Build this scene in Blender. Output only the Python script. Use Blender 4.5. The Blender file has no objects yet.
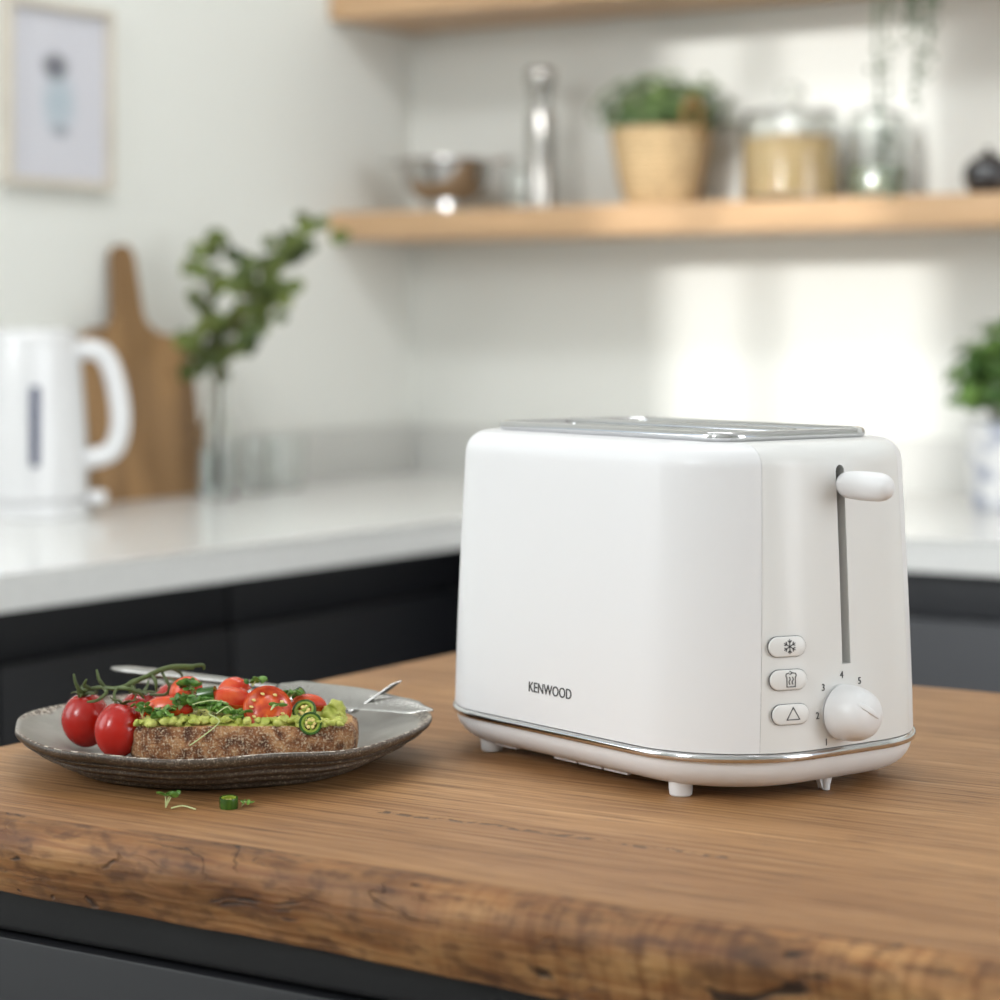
import bpy, bmesh, math, random
from mathutils import Vector, Matrix, noise
PI = math.pi
R = math.radians
scene = bpy.context.scene
COL = scene.collection
random.seed(7)

# ------------------------------------------------------------------ camera
YAW = R(32.8)
cam_d = bpy.data.cameras.new('camera')
cam = bpy.data.objects.new('camera', cam_d)
COL.objects.link(cam)
cam.location = (0, 0, 1.15)
cam.rotation_euler = (PI / 2, 0, YAW)
cam_d.sensor_width = 36
cam_d.lens = 86.4
cam_d.shift_y = -0.175
cam_d.clip_start = 0.05
cam_d.dof.use_dof = True
cam_d.dof.focus_distance = 1.285
cam_d.dof.aperture_fstop = 5.8
scene.camera = cam

# ------------------------------------------------------------------ light and exposure
scene.view_settings.view_transform = 'Standard'
scene.view_settings.look = 'None'
scene.view_settings.exposure = 0.0
scene.view_settings.gamma = 1
scene.view_settings.use_curve_mapping = False

world = bpy.data.worlds.new('sky')
scene.world = world
world.use_nodes = True
wb = world.node_tree.nodes['Background']
wb.inputs[0].default_value = (0.80, 0.90, 1.0, 1)
wb.inputs[1].default_value = 1.0

def sun(direction, energy, angle, color):
    d = bpy.data.lights.new('sun', 'SUN')
    d.energy = energy; d.angle = angle; d.color = color
    o = bpy.data.objects.new('sun', d); COL.objects.link(o)
    o.rotation_euler = Vector(direction).to_track_quat('-Z', 'Y').to_euler()
    return o

def area(name, loc, direction, sx, sy, energy, color=(0.962, 0.986, 1.0)):
    d = bpy.data.lights.new(name, 'AREA')
    d.shape = 'RECTANGLE'; d.size = sx; d.size_y = sy
    d.energy = energy; d.color = color
    o = bpy.data.objects.new(name, d); COL.objects.link(o)
    o.location = loc
    o.rotation_euler = Vector(direction).to_track_quat('-Z', 'Z').to_euler()
    return o

sun((-0.06, 1.0, -0.2), 1.9, R(1.1), (1.0, 0.98, 0.95))
area('added_wall_fill', (-0.95, 1.45, 2.74), (0.12, 0.8, -0.52), 1.5, 0.4, 29)  # unseen lamp without fixture, added under the ceiling to brighten the back wall
area('daylight_high', (-1.34, -1.36, 2.22), (0, 1, -0.15), 0.5, 0.9, 29)
area('daylight_right', (2.36, 1.4, 1.65), (-1, 0.1, 0), 2.0, 1.2, 40)
area('daylight_left', (-2.32, -0.1, 1.75), (1, 0.1, 0), 1.5, 1.1, 17)

# ------------------------------------------------------------------ material helpers
def hexc(r, g, b):
    def f(c):
        c /= 255.0
        return c / 12.92 if c <= 0.04045 else ((c + 0.055) / 1.055) ** 2.4
    return (f(r), f(g), f(b), 1)

def mat(name, col, rough=0.5, metal=0.0, trans=0.0, ior=1.45, coat=0.0, vary=0.0, vscale=20.0,
        bump=0.0, bscale=60.0, stretch=(1, 1, 1), sss=0.0, alpha=1.0, col2=None):
    m = bpy.data.materials.new(name); m.use_nodes = True
    nt = m.node_tree; N = nt.nodes; L = nt.links
    b = N['Principled BSDF']
    b.inputs['Base Color'].default_value = col
    b.inputs['Roughness'].default_value = rough
    b.inputs['Metallic'].default_value = metal
    b.inputs['Transmission Weight'].default_value = trans
    b.inputs['IOR'].default_value = ior
    b.inputs['Coat Weight'].default_value = coat
    b.inputs['Coat Roughness'].default_value = 0.08
    if sss:
        b.inputs['Subsurface Weight'].default_value = sss
        b.inputs['Subsurface Radius'].default_value = (0.01, 0.004, 0.002)
        b.inputs['Subsurface Scale'].default_value = 0.5
    tc = N.new('ShaderNodeTexCoord'); mp = N.new('ShaderNodeMapping')
    mp.inputs['Scale'].default_value = stretch
    L.new(tc.outputs['Object'], mp.inputs['Vector'])
    if vary or col2:
        n = N.new('ShaderNodeTexNoise'); n.inputs['Scale'].default_value = vscale
        n.inputs['Detail'].default_value = 4
        L.new(mp.outputs[0], n.inputs['Vector'])
        r = N.new('ShaderNodeValToRGB')
        r.color_ramp.elements[0].position = 0.35; r.color_ramp.elements[1].position = 0.65
        c2 = col2 if col2 else tuple(max(0, x * (1 - vary)) for x in col[:3]) + (1,)
        r.color_ramp.elements[0].color = c2
        r.color_ramp.elements[1].color = col
        L.new(n.outputs['Fac'], r.inputs[0]); L.new(r.outputs[0], b.inputs['Base Color'])
    if bump:
        n2 = N.new('ShaderNodeTexNoise'); n2.inputs['Scale'].default_value = bscale
        n2.inputs['Detail'].default_value = 5
        L.new(mp.outputs[0], n2.inputs['Vector'])
        bp = N.new('ShaderNodeBump'); bp.inputs['Strength'].default_value = bump
        bp.inputs['Distance'].default_value = 0.002
        L.new(n2.outputs['Fac'], bp.inputs['Height']); L.new(bp.outputs[0], b.inputs['Normal'])
    return m

def glass_mat(name, tint=(0.97, 0.99, 0.98, 1), rough=0.0):
    return mat(name, tint, rough, trans=1.0, ior=1.45)

M = {}
M['wall'] = mat('wall_paint', hexc(230, 231, 226), 0.7, bump=0.05, bscale=180)
M['ceiling'] = mat('ceiling_paint', hexc(240, 240, 238), 0.8, bump=0.03, bscale=150)
M['floor'] = mat('floor_boards', hexc(112, 108, 104), 0.5, vary=0.25, vscale=3, stretch=(1, 12, 1))
M['white'] = mat('white_trim', hexc(238, 238, 236), 0.4)
M['quartz'] = mat('quartz', hexc(236, 236, 234), 0.22, vary=0.06, vscale=160, coat=0.2)
M['navy'] = mat('dark_cabinet_paint', hexc(15, 16, 21), 0.55, vary=0.05, vscale=8)
M['grey_cab'] = mat('charcoal_cabinet_paint', hexc(66, 67, 71), 0.45, vary=0.05, vscale=8)
M['plinth'] = mat('plinth_black', hexc(22, 22, 24), 0.5)
M['island_front'] = mat('island_drawer_paint', hexc(31, 32, 35), 0.5, vary=0.05, vscale=8)
M['island'] = mat('island_cabinet_paint', hexc(22, 22, 24), 0.55, vary=0.05, vscale=8)
M['upstand'] = mat('upstand_quartz_shaded', hexc(206, 206, 202), 0.4, vary=0.06, vscale=160)  # same quartz as the worktop, its shade put into a darker grey
M['shelf'] = mat('oak_shelf', hexc(212, 174, 134), 0.42, vary=0.18, vscale=6, stretch=(1, 14, 14))
M['plastic'] = mat('white_plastic', hexc(228, 228, 229), 0.33)
M['plastic_end'] = mat('white_end_plastic', hexc(225, 225, 223), 0.30)
M['chrome'] = mat('chrome', (0.66, 0.66, 0.67, 1), 0.07, metal=1)
M['top_steel'] = mat('toaster_top_steel', (0.36, 0.355, 0.35, 1), 0.16, metal=1, bump=0.05, bscale=40, stretch=(1, 30, 30))
M['steel'] = mat('brushed_steel', (0.66, 0.65, 0.63, 1), 0.24, metal=1, bump=0.05, bscale=30, stretch=(1, 30, 30))
M['steel_dark'] = mat('polished_steel', (0.52, 0.51, 0.50, 1), 0.16, metal=1)
M['mill_steel'] = mat('mill_steel', (0.46, 0.44, 0.41, 1), 0.17, metal=1)
M['dark'] = mat('dark_interior', hexc(34, 35, 32), 0.6)
M['olive'] = mat('lever_channel_grey', hexc(74, 76, 66), 0.6)
M['ink'] = mat('grey_print', hexc(62, 62, 64), 0.5)
M['cutlery'] = mat('cutlery_steel', (0.42, 0.41, 0.39, 1), 0.26, metal=1, bump=0.12, bscale=500)
M['tine_steel'] = mat('tine_steel', (0.24, 0.235, 0.225, 1), 0.3, metal=1)
M['tomato'] = mat('tomato_skin', hexc(182, 28, 14), 0.24, coat=0.2, col2=hexc(146, 14, 8), vscale=18)
M['tomato_cut'] = mat('tomato_flesh', hexc(214, 92, 34), 0.28, coat=0.2, col2=hexc(176, 40, 14), vscale=190)
M['tomato_pink'] = mat('tomato_wedge_skin', hexc(200, 46, 22), 0.26, coat=0.15, col2=hexc(214, 88, 40), vscale=120)
M['vine'] = mat('vine_green', hexc(84, 98, 50), 0.5, vary=0.35, vscale=120)
M['avocado'] = mat('avocado_mash', hexc(206, 208, 116), 0.42, col2=hexc(158, 168, 66), vscale=140, bump=0.5, bscale=350)
M['leaf'] = mat('cress_leaf', hexc(112, 150, 62), 0.45, col2=hexc(62, 104, 38), vscale=160)
M['sprout'] = mat('sprout_stem', hexc(196, 208, 150), 0.4)
M['chili'] = mat('chili_skin', hexc(52, 92, 24), 0.22, coat=0.4, col2=hexc(30, 62, 16), vscale=90)
M['chili_in'] = mat('chili_flesh', hexc(134, 152, 52), 0.4)
M['seed'] = mat('chili_seed', hexc(226, 206, 130), 0.4)
M['pepper'] = mat('pepper_fleck', hexc(48, 30, 20), 0.6)
M['glass'] = glass_mat('clear_glass')
M['green_leaf'] = mat('branch_leaf', hexc(118, 130, 58), 0.5, col2=hexc(56, 74, 40), vscale=25)
M['branch'] = mat('branch_bark', hexc(96, 84, 56), 0.7)
M['herb'] = mat('herb_leaf', hexc(120, 140, 84), 0.55, col2=hexc(60, 88, 48), vscale=35)
M['trail'] = mat('trailing_leaf', hexc(96, 116, 88), 0.55, col2=hexc(66, 86, 60), vscale=35)
M['rope'] = mat('seagrass_rope', hexc(206, 178, 136), 0.8, vary=0.3, vscale=90, bump=0.5, bscale=140)
M['kettle'] = mat('kettle_plastic', hexc(222, 222, 223), 0.2, coat=0.3)
M['gauge'] = mat('kettle_gauge', hexc(84, 88, 112), 0.2)
M['blackpot'] = mat('black_glaze', hexc(38, 38, 42), 0.12, coat=0.8)
M['grain'] = mat('dried_oats', hexc(222, 196, 148), 0.7, col2=hexc(186, 150, 98), vscale=120, bump=0.8, bscale=120)
M['soil'] = mat('soil', hexc(52, 40, 30), 0.9, bump=0.6, bscale=90)
M['frame'] = mat('pale_wood_frame', hexc(212, 204, 192), 0.5, vary=0.1, vscale=10)

def ramp(N, stops):
    r = N.new('ShaderNodeValToRGB')
    e = r.color_ramp.elements
    while len(e) < len(stops): e.new(0.5)
    for i, (p, c) in enumerate(stops):
        e[i].position = p; e[i].color = c
    return r

def noise_node(nt, vec, scale, detail=4, stretch=None, dist=0.0):
    N, L = nt.nodes, nt.links
    if stretch:
        mp = N.new('ShaderNodeMapping'); mp.inputs['Scale'].default_value = stretch
        L.new(vec, mp.inputs['Vector']); vec = mp.outputs[0]
    n = N.new('ShaderNodeTexNoise'); n.inputs['Scale'].default_value = scale
    n.inputs['Detail'].default_value = detail; n.inputs['Distortion'].default_value = dist
    L.new(vec, n.inputs['Vector'])
    return n.outputs['Fac']

def mathn(nt, op, a, b=None, clamp=False):
    n = nt.nodes.new('ShaderNodeMath'); n.operation = op; n.use_clamp = clamp
    for i, v in enumerate((a, b)):
        if v is None: continue
        if isinstance(v, (int, float)): n.inputs[i].default_value = v
        else: nt.links.new(v, n.inputs[i])
    return n.outputs[0]

def mixc(nt, fac, a, b, mode='MIX'):
    n = nt.nodes.new('ShaderNodeMix'); n.data_type = 'RGBA'; n.blend_type = mode
    for idx, v in ((0, fac), (6, a), (7, b)):
        if isinstance(v, (int, float)): n.inputs[idx].default_value = v
        elif isinstance(v, tuple): n.inputs[idx].default_value = v
        else: nt.links.new(v, n.inputs[idx])
    return n.outputs[2]

def slab_material(edge):
    m = bpy.data.materials.new('live_edge_bark_wood' if edge else 'oak_slab_top'); m.use_nodes = True
    nt = m.node_tree; N, L = nt.nodes, nt.links; b = N['Principled BSDF']
    tc = N.new('ShaderNodeTexCoord'); v = tc.outputs['Object']
    fine = noise_node(nt, v, 4.0, 6, (2.2, 75, 75), 0.3)
    broad = noise_node(nt, v, 1.5, 4, (1.0, 7, 7), 0.8)
    if not edge:
        base = ramp(N, [(0.28, hexc(118, 82, 50)), (0.42, hexc(154, 112, 70)), (0.58, hexc(174, 129, 82)), (0.74, hexc(192, 150, 102))])
        L.new(fine, base.inputs[0])
        br = ramp(N, [(0.32, hexc(206, 190, 172)), (0.62, (1, 1, 1, 1))])
        L.new(broad, br.inputs[0])
        col = mixc(nt, 0.8, base.outputs[0], br.outputs[0], 'MULTIPLY')
        pores = noise_node(nt, v, 8.0, 3, (3, 60, 60))
        pr = ramp(N, [(0.33, (0, 0, 0, 1)), (0.40, (1, 1, 1, 1))])
        L.new(pores, pr.inputs[0])
        col = mixc(nt, 0.6, col, mixc(nt, pr.outputs[0], hexc(96, 58, 28), (1, 1, 1, 1)), 'MULTIPLY')
        # saw chatter across the grain
        sx = N.new('ShaderNodeSeparateXYZ'); L.new(v, sx.inputs[0])
        # broken check running with the grain
        wob = noise_node(nt, v, 45.0, 5)
        yy = mathn(nt, 'SUBTRACT', sx.outputs[1], 1.005)
        yy = mathn(nt, 'ADD', yy, mathn(nt, 'MULTIPLY', mathn(nt, 'SUBTRACT', wob, 0.5), 0.02))
        near = mathn(nt, 'SUBTRACT', 1.0, mathn(nt, 'MULTIPLY', mathn(nt, 'ABSOLUTE', yy), 260.0), True)
        xin = mathn(nt, 'MULTIPLY', mathn(nt, 'GREATER_THAN', sx.outputs[0], -0.72), mathn(nt, 'LESS_THAN', sx.outputs[0], -0.52))
        brk = mathn(nt, 'GREATER_THAN', noise_node(nt, v, 150.0, 4), 0.50)
        ck = mathn(nt, 'MULTIPLY', mathn(nt, 'MULTIPLY', near, xin), brk)
        col = mixc(nt, mathn(nt, 'MULTIPLY', ck, 1.0), col, hexc(64, 40, 22))
        # darker knot staining by the front edge at the left
        L.new(col, b.inputs['Base Color'])
        rr = ramp(N, [(0.3, (0.62, 0.62, 0.62, 1)), (0.7, (0.46, 0.46, 0.46, 1))])
        L.new(fine, rr.inputs[0]); L.new(rr.outputs[0], b.inputs['Roughness'])
        h = mathn(nt, 'SUBTRACT', mathn(nt, 'ADD', fine, mathn(nt, 'MULTIPLY', pr.outputs[0], 0.3)), mathn(nt, 'MULTIPLY', ck, 1.5))
        bs = 0.30
    else:
        wild = noise_node(nt, v, 9.0, 12, (1.3, 3, 3.6), 0.7)
        base = ramp(N, [(0.26, hexc(88, 58, 34)), (0.40, hexc(148, 106, 62)), (0.52, hexc(178, 132, 82)), (0.64, hexc(204, 158, 102)), (0.8, hexc(226, 188, 132))])
        L.new(wild, base.inputs[0])
        gr = ramp(N, [(0.35, hexc(196, 170, 140)), (0.6, (1, 1, 1, 1))])
        L.new(fine, gr.inputs[0])
        col = mixc(nt, 0.8, base.outputs[0], gr.outputs[0], 'MULTIPLY')
        # dark voids and bark pockets
        voi = noise_node(nt, v, 16.0, 9, (1, 2.4, 2.4), 1.2)
        vr = ramp(N, [(0.30, (1, 1, 1, 1)), (0.33, (0, 0, 0, 1))])
        L.new(voi, vr.inputs[0])
        ridge = mathn(nt, 'ABSOLUTE', mathn(nt, 'SUBTRACT', noise_node(nt, v, 13.0, 8, (1, 2.0, 3.2), 0.9), 0.5))
        line = mathn(nt, 'SUBTRACT', 1.0, mathn(nt, 'MULTIPLY', ridge, 95.0), True)
        zone = mathn(nt, 'MULTIPLY', mathn(nt, 'SUBTRACT', noise_node(nt, v, 8.0, 3, (1, 2, 2)), 0.50), 9.0, True)
        crack = mathn(nt, 'MULTIPLY', line, zone)
        fleck = ramp(N, [(0.36, hexc(120, 92, 66)), (0.5, (1, 1, 1, 1)), (0.7, hexc(255, 236, 206))])
        L.new(noise_node(nt, v, 150.0, 5, (0.5, 1, 1)), fleck.inputs[0])
        col = mixc(nt, 0.5, col, fleck.outputs[0], 'MULTIPLY')
        col = mixc(nt, mathn(nt, 'MULTIPLY', crack, 0.9), col, hexc(24, 16, 12))
        sx = N.new('ShaderNodeSeparateXYZ'); L.new(v, sx.inputs[0])
        col = mixc(nt, mathn(nt, 'MULTIPLY', vr.outputs[0], 0.85), col, hexc(28, 18, 12))
        # vertical saw marks on the right-hand part of the edge
        sw = noise_node(nt, v, 6.0, 2, (40, 1, 4))
        swr = ramp(N, [(0.38, hexc(190, 164, 132)), (0.52, (1, 1, 1, 1))])
        L.new(sw, swr.inputs[0])
        rgt = mathn(nt, 'MULTIPLY', mathn(nt, 'ADD', sx.outputs[0], 0.68), 6.0, True)
        col = mixc(nt, mathn(nt, 'MULTIPLY', rgt, 0.55), col, mixc(nt, 1.0, col, swr.outputs[0], 'MULTIPLY'))
        patch = mathn(nt, 'MULTIPLY', mathn(nt, 'SUBTRACT', mathn(nt, 'SUBTRACT', 0.10, sx.outputs[0]), mathn(nt, 'MULTIPLY', noise_node(nt, v, 4.0, 3, (1, 3, 3)), 1.0)), 3.5, True)
        col = mixc(nt, mathn(nt, 'MULTIPLY', patch, 0.55), col, mixc(nt, 1.0, col, hexc(150, 124, 104), 'MULTIPLY'))
        L.new(col, b.inputs['Base Color'])
        b.inputs['Roughness'].default_value = 0.62
        h = mathn(nt, 'SUBTRACT', mathn(nt, 'ADD', wild, fine), mathn(nt, 'ADD', mathn(nt, 'MULTIPLY', crack, 1.2), mathn(nt, 'MULTIPLY', vr.outputs[0], 1.2)))
        bs = 0.7
    bp = N.new('ShaderNodeBump'); bp.inputs['Strength'].default_value = bs; bp.inputs['Distance'].default_value = 0.0015
    L.new(h, bp.inputs['Height']); L.new(bp.outputs[0], b.inputs['Normal'])
    return m
M['slab_top'] = slab_material(False)
M['slab_edge'] = slab_material(True)

def board_material():
    m = bpy.data.materials.new('chopping_board_wood'); m.use_nodes = True
    nt = m.node_tree; N, L = nt.nodes, nt.links; b = N['Principled BSDF']
    tc = N.new('ShaderNodeTexCoord'); v = tc.outputs['Object']
    n = noise_node(nt, v, 2.5, 4, (1, 9, 1.2), 0.4)
    r = ramp(N, [(0.35, hexc(124, 94, 62)), (0.55, hexc(152, 118, 80)), (0.7, hexc(178, 138, 92))])
    L.new(n, r.inputs[0]); L.new(r.outputs[0], b.inputs['Base Color'])
    b.inputs['Roughness'].default_value = 0.55
    return m
M['board'] = board_material()

def plate_material(outer):
    m = bpy.data.materials.new('stoneware_outside' if outer else 'stoneware_inside'); m.use_nodes = True
    nt = m.node_tree; N, L = nt.nodes, nt.links; b = N['Principled BSDF']
    tc = N.new('ShaderNodeTexCoord'); v = tc.outputs['Object']
    sp = noise_node(nt, v, 900.0, 2)
    pt = noise_node(nt, v, 28.0, 4)
    sx = N.new('ShaderNodeSeparateXYZ'); L.new(v, sx.inputs[0])
    if outer:
        r = ramp(N, [(0.30, hexc(58, 48, 38)), (0.55, hexc(88, 76, 64)), (0.72, hexc(150, 138, 122))])
        L.new(sp, r.inputs[0])
        r2 = ramp(N, [(0.35, hexc(170, 160, 150)), (0.6, (1, 1, 1, 1))]); L.new(pt, r2.inputs[0])
        col = mixc(nt, 0.8, r.outputs[0], r2.outputs[0], 'MULTIPLY')
        b.inputs['Roughness'].default_value = 0.42
    else:
        r = ramp(N, [(0.3, hexc(118, 112, 104)), (0.6, hexc(152, 148, 141))]); L.new(pt, r.inputs[0])
        r2 = ramp(N, [(0.26, hexc(110, 90, 72)), (0.33, (1, 1, 1, 1))]); L.new(sp, r2.inputs[0])
        col = mixc(nt, 0.5, r.outputs[0], r2.outputs[0], 'MULTIPLY')
        rad = N.new('ShaderNodeVectorMath'); rad.operation = 'LENGTH'
        cx = N.new('ShaderNodeCombineXYZ'); L.new(sx.outputs[0], cx.inputs[0]); L.new(sx.outputs[1], cx.inputs[1])
        L.new(cx.outputs[0], rad.inputs[0])
        w = mathn(nt, 'ADD', rad.outputs['Value'], mathn(nt, 'MULTIPLY', mathn(nt, 'SUBTRACT', noise_node(nt, v, 60.0, 4), 0.5), 0.012))
        rim = mathn(nt, 'MULTIPLY', mathn(nt, 'SUBTRACT', w, 0.1135), 500.0, True)
        worn = mixc(nt, mathn(nt, 'GREATER_THAN', noise_node(nt, v, 420.0, 2), 0.53), hexc(84, 64, 50), hexc(196, 186, 172))
        col = mixc(nt, rim, col, worn)
        b.inputs['Roughness'].default_value = 0.3
    L.new(col, b.inputs['Base Color'])
    bp = N.new('ShaderNodeBump'); bp.inputs['Strength'].default_value = 0.25; bp.inputs['Distance'].default_value = 0.0006
    L.new(sp, bp.inputs['Height']); L.new(bp.outputs[0], b.inputs['Normal'])
    return m
M['plate_out'] = plate_material(True)
M['plate_in'] = plate_material(False)

def crust_material():
    m = bpy.data.materials.new('bread_crust'); m.use_nodes = True
    nt = m.node_tree; N, L = nt.nodes, nt.links; b = N['Principled BSDF']
    tc = N.new('ShaderNodeTexCoord'); v = tc.outputs['Object']
    sp = noise_node(nt, v, 800.0, 5); pt = noise_node(nt, v, 130.0, 6)
    r = ramp(N, [(0.36, hexc(86, 48, 26)), (0.5, hexc(142, 90, 52)), (0.62, hexc(182, 134, 90))])
    L.new(pt, r.inputs[0])
    fl = ramp(N, [(0.50, (0, 0, 0, 1)), (0.68, (1, 1, 1, 1))]); L.new(sp, fl.inputs[0])
    col = mixc(nt, mathn(nt, 'MULTIPLY', fl.outputs[0], 0.75), r.outputs[0], hexc(226, 206, 176))
    L.new(col, b.inputs['Base Color']); b.inputs['Roughness'].default_value = 0.75
    bp = N.new('ShaderNodeBump'); bp.inputs['Strength'].default_value = 1.0; bp.inputs['Distance'].default_value = 0.002
    L.new(mathn(nt, 'ADD', sp, pt), bp.inputs['Height']); L.new(bp.outputs[0], b.inputs['Normal'])
    return m
M['crust'] = crust_material()
M['crumb'] = mat('bread_crumb', hexc(206, 164, 112), 0.8, col2=hexc(168, 118, 70), vscale=160, bump=0.9, bscale=260)

# ------------------------------------------------------------------ mesh helpers
def new_obj(name, bm, m, parent=None, smooth=True, angle=35, loc=None, rot=None):
    bmesh.ops.recalc_face_normals(bm, faces=bm.faces[:])
    me = bpy.data.meshes.new(name); bm.to_mesh(me); bm.free()
    for x in (m if isinstance(m, (list, tuple)) else [m]): me.materials.append(x)
    if smooth:
        me.polygons.foreach_set('use_smooth', [True] * len(me.polygons))
        me.set_sharp_from_angle(angle=R(angle))
    o = bpy.data.objects.new(name, me); COL.objects.link(o)
    if parent: o.parent = parent
    if loc: o.location = loc
    if rot: o.rotation_euler = rot
    return o

def thing(name, label, cat, loc=(0, 0, 0), rz=0, group=None):
    o = bpy.data.objects.new(name, None); COL.objects.link(o)
    o.empty_display_size = 0.03
    o.location = loc; o.rotation_euler = (0, 0, rz)
    tag(o, label, cat, group); return o

def tag(o, label, cat, group=None, kind=None):
    o['label'] = label; o['category'] = cat
    if group: o['group'] = group
    if kind: o['kind'] = kind
    return o

def struct(o, label=None, cat=None):
    o['kind'] = 'structure'
    if label: o['label'] = label
    if cat: o['category'] = cat
    return o

def box(bm, x0, x1, y0, y1, z0, z1, bevel=0.0, seg=2, mi=0):
    r = bmesh.ops.create_cube(bm, size=1)
    vs = r['verts']
    for v in vs:
        v.co = Vector(((x0 + x1) / 2 + v.co.x * (x1 - x0), (y0 + y1) / 2 + v.co.y * (y1 - y0), (z0 + z1) / 2 + v.co.z * (z1 - z0)))
    fs = set(f for v in vs for f in v.link_faces)
    for f in fs: f.material_index = mi
    if bevel:
        es = list(set(e for v in vs for e in v.link_edges))
        bmesh.ops.bevel(bm, geom=es, offset=bevel, segments=seg, affect='EDGES', profile=0.5)
    return vs

def boxbm(*a, **k):
    bm = bmesh.new(); box(bm, *a, **k); return bm

def lathe(bm, prof, n=48, center=(0, 0, 0), cap=True, mi=None, wobble=None):
    rings = []
    for k, (r, z) in enumerate(prof):
        ring = []
        if r < 1e-6:
            ring = [bm.verts.new((center[0], center[1], center[2] + z))]
        else:
            for i in range(n):
                a = 2 * PI * i / n
                rr, zz = (r, z) if not wobble else wobble(a, r, z)
                ring.append(bm.verts.new((center[0] + rr * math.cos(a), center[1] + rr * math.sin(a), center[2] + zz)))
        rings.append(ring)
    for k in range(len(rings) - 1):
        A, B = rings[k], rings[k + 1]
        for i in range(n):
            j = (i + 1) % n
            if len(A) == 1 and len(B) == 1: continue
            if len(A) == 1: f = bm.faces.new((A[0], B[i], B[j]))
            elif len(B) == 1: f = bm.faces.new((A[i], A[j], B[0]))
            else: f = bm.faces.new((A[i], A[j], B[j], B[i]))
            if mi is not None: f.material_index = mi[k]
    return rings

def tube(bm, pts, rad, n=10, closed=False, mi=0, flat=None):
    pts = [Vector(p) for p in pts]
    rads = rad if isinstance(rad, (list, tuple)) else [rad] * len(pts)
    rings = []; prev = None
    L = len(pts)
    for i, p in enumerate(pts):
        a = pts[(i - 1) % L] if (closed or i > 0) else p
        b = pts[(i + 1) % L] if (closed or i < L - 1) else p
        t = (b - a).normalized()
        if prev is None:
            up = Vector((0, 0, 1)) if abs(t.z) < 0.9 else Vector((1, 0, 0))
            s = t.cross(up).normalized()
        else:
            s = (prev - t * prev.dot(t)).normalized()
        prev = s; u = s.cross(t)
        fx, fz = flat if flat else (1, 1)
        ring = [bm.verts.new(p + (s * math.cos(2 * PI * k / n) * fx + u * math.sin(2 * PI * k / n) * fz) * rads[i]) for k in range(n)]
        rings.append(ring)
    rng = range(L) if closed else range(L - 1)
    for i in rng:
        A, B = rings[i], rings[(i + 1) % L]
        for k in range(n):
            f = bm.faces.new((A[k], A[(k + 1) % n], B[(k + 1) % n], B[k])); f.material_index = mi
    if not closed:
        for rg in (rings[0], rings[-1]):
            f = bm.faces.new(rg); f.material_index = mi
    return rings

def smooth_path(pts, sub=6):
    P = [Vector(p) for p in pts]; out = []
    for i in range(len(P) - 1):
        p0 = P[max(i - 1, 0)]; p1 = P[i]; p2 = P[i + 1]; p3 = P[min(i + 2, len(P) - 1)]
        for k in range(sub):
            t = k / sub
            out.append(0.5 * ((2 * p1) + (-p0 + p2) * t + (2 * p0 - 5 * p1 + 4 * p2 - p3) * t * t + (-p0 + 3 * p1 - 3 * p2 + p3) * t ** 3))
    out.append(P[-1]); return out

def sphere(bm, c, r, sc=(1, 1, 1), sub=3, rot=None, mi=0):
    g = bmesh.ops.create_icosphere(bm, subdivisions=sub, radius=r)
    Mx = Matrix.Translation(c) @ (rot.to_matrix().to_4x4() if rot else Matrix()) @ Matrix.Diagonal((*sc, 1))
    for v in g['verts']: v.co = Mx @ v.co
    for f in set(f for v in g['verts'] for f in v.link_faces): f.material_index = mi
    return g['verts']

def prism(bm, outline, z0, z1, mi=0):
    a = [bm.verts.new((x, y, z0)) for x, y in outline]; b = [bm.verts.new((x, y, z1)) for x, y in outline]
    n = len(outline)
    for i in range(n): bm.faces.new((a[i], a[(i + 1) % n], b[(i + 1) % n], b[i])).material_index = mi
    bm.faces.new(a).material_index = mi; bm.faces.new(b).material_index = mi
    return a + b

def rrect(a, b, r, n=12, bulge=0.0):
    out = []
    for cx, cy, a0 in ((a - r, b - r, 0), (-(a - r), b - r, 90), (-(a - r), -(b - r), 180), (a - r, -(b - r), 270)):
        for k in range(n + 1):
            an = R(a0 + 90 * k / n)
            x, y = cx + r * math.cos(an), cy + r * math.sin(an)
            x += math.copysign(bulge * (1 - (y / b) ** 2), x)
            out.append((x, y))
        # straight run points so that bulges stay smooth
        if a0 in (0, 180): continue
    res = []
    for i in range(len(out)):
        p, q = out[i], out[(i + 1) % len(out)]
        res.append(p)
        d = math.dist(p, q)
        if d > 0.02:
            m_ = int(d / 0.01)
            for k in range(1, m_):
                t = k / m_
                x, y = p[0] + (q[0] - p[0]) * t, p[1] + (q[1] - p[1]) * t
                if abs(p[0] - q[0]) < 0.01: x = math.copysign(a - 1e-9, x) + math.copysign(bulge * (1 - (y / b) ** 2), x)
                res.append((x, y))
    return res

def loft(bm, loops, cap=True, mi=0):
    rings = [[bm.verts.new(p) for p in lp] for lp in loops]
    n = len(rings[0])
    for A, B in zip(rings[:-1], rings[1:]):
        for i in range(n):
            bm.faces.new((A[i], A[(i + 1) % n], B[(i + 1) % n], B[i])).material_index = mi
    if cap:
        bm.faces.new(rings[0]).material_index = mi; bm.faces.new(rings[-1]).material_index = mi
    return rings

def boolean_cut(o, cutters):
    for c in cutters:
        md = o.modifiers.new('b', 'BOOLEAN'); md.operation = 'DIFFERENCE'; md.object = c; md.solver = 'EXACT'
    dg = bpy.context.evaluated_depsgraph_get(); dg.update()
    me = bpy.data.meshes.new_from_object(o.evaluated_get(dg))
    o.modifiers.clear(); o.data = me
    for c in cutters:
        bpy.data.objects.remove(c)

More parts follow.
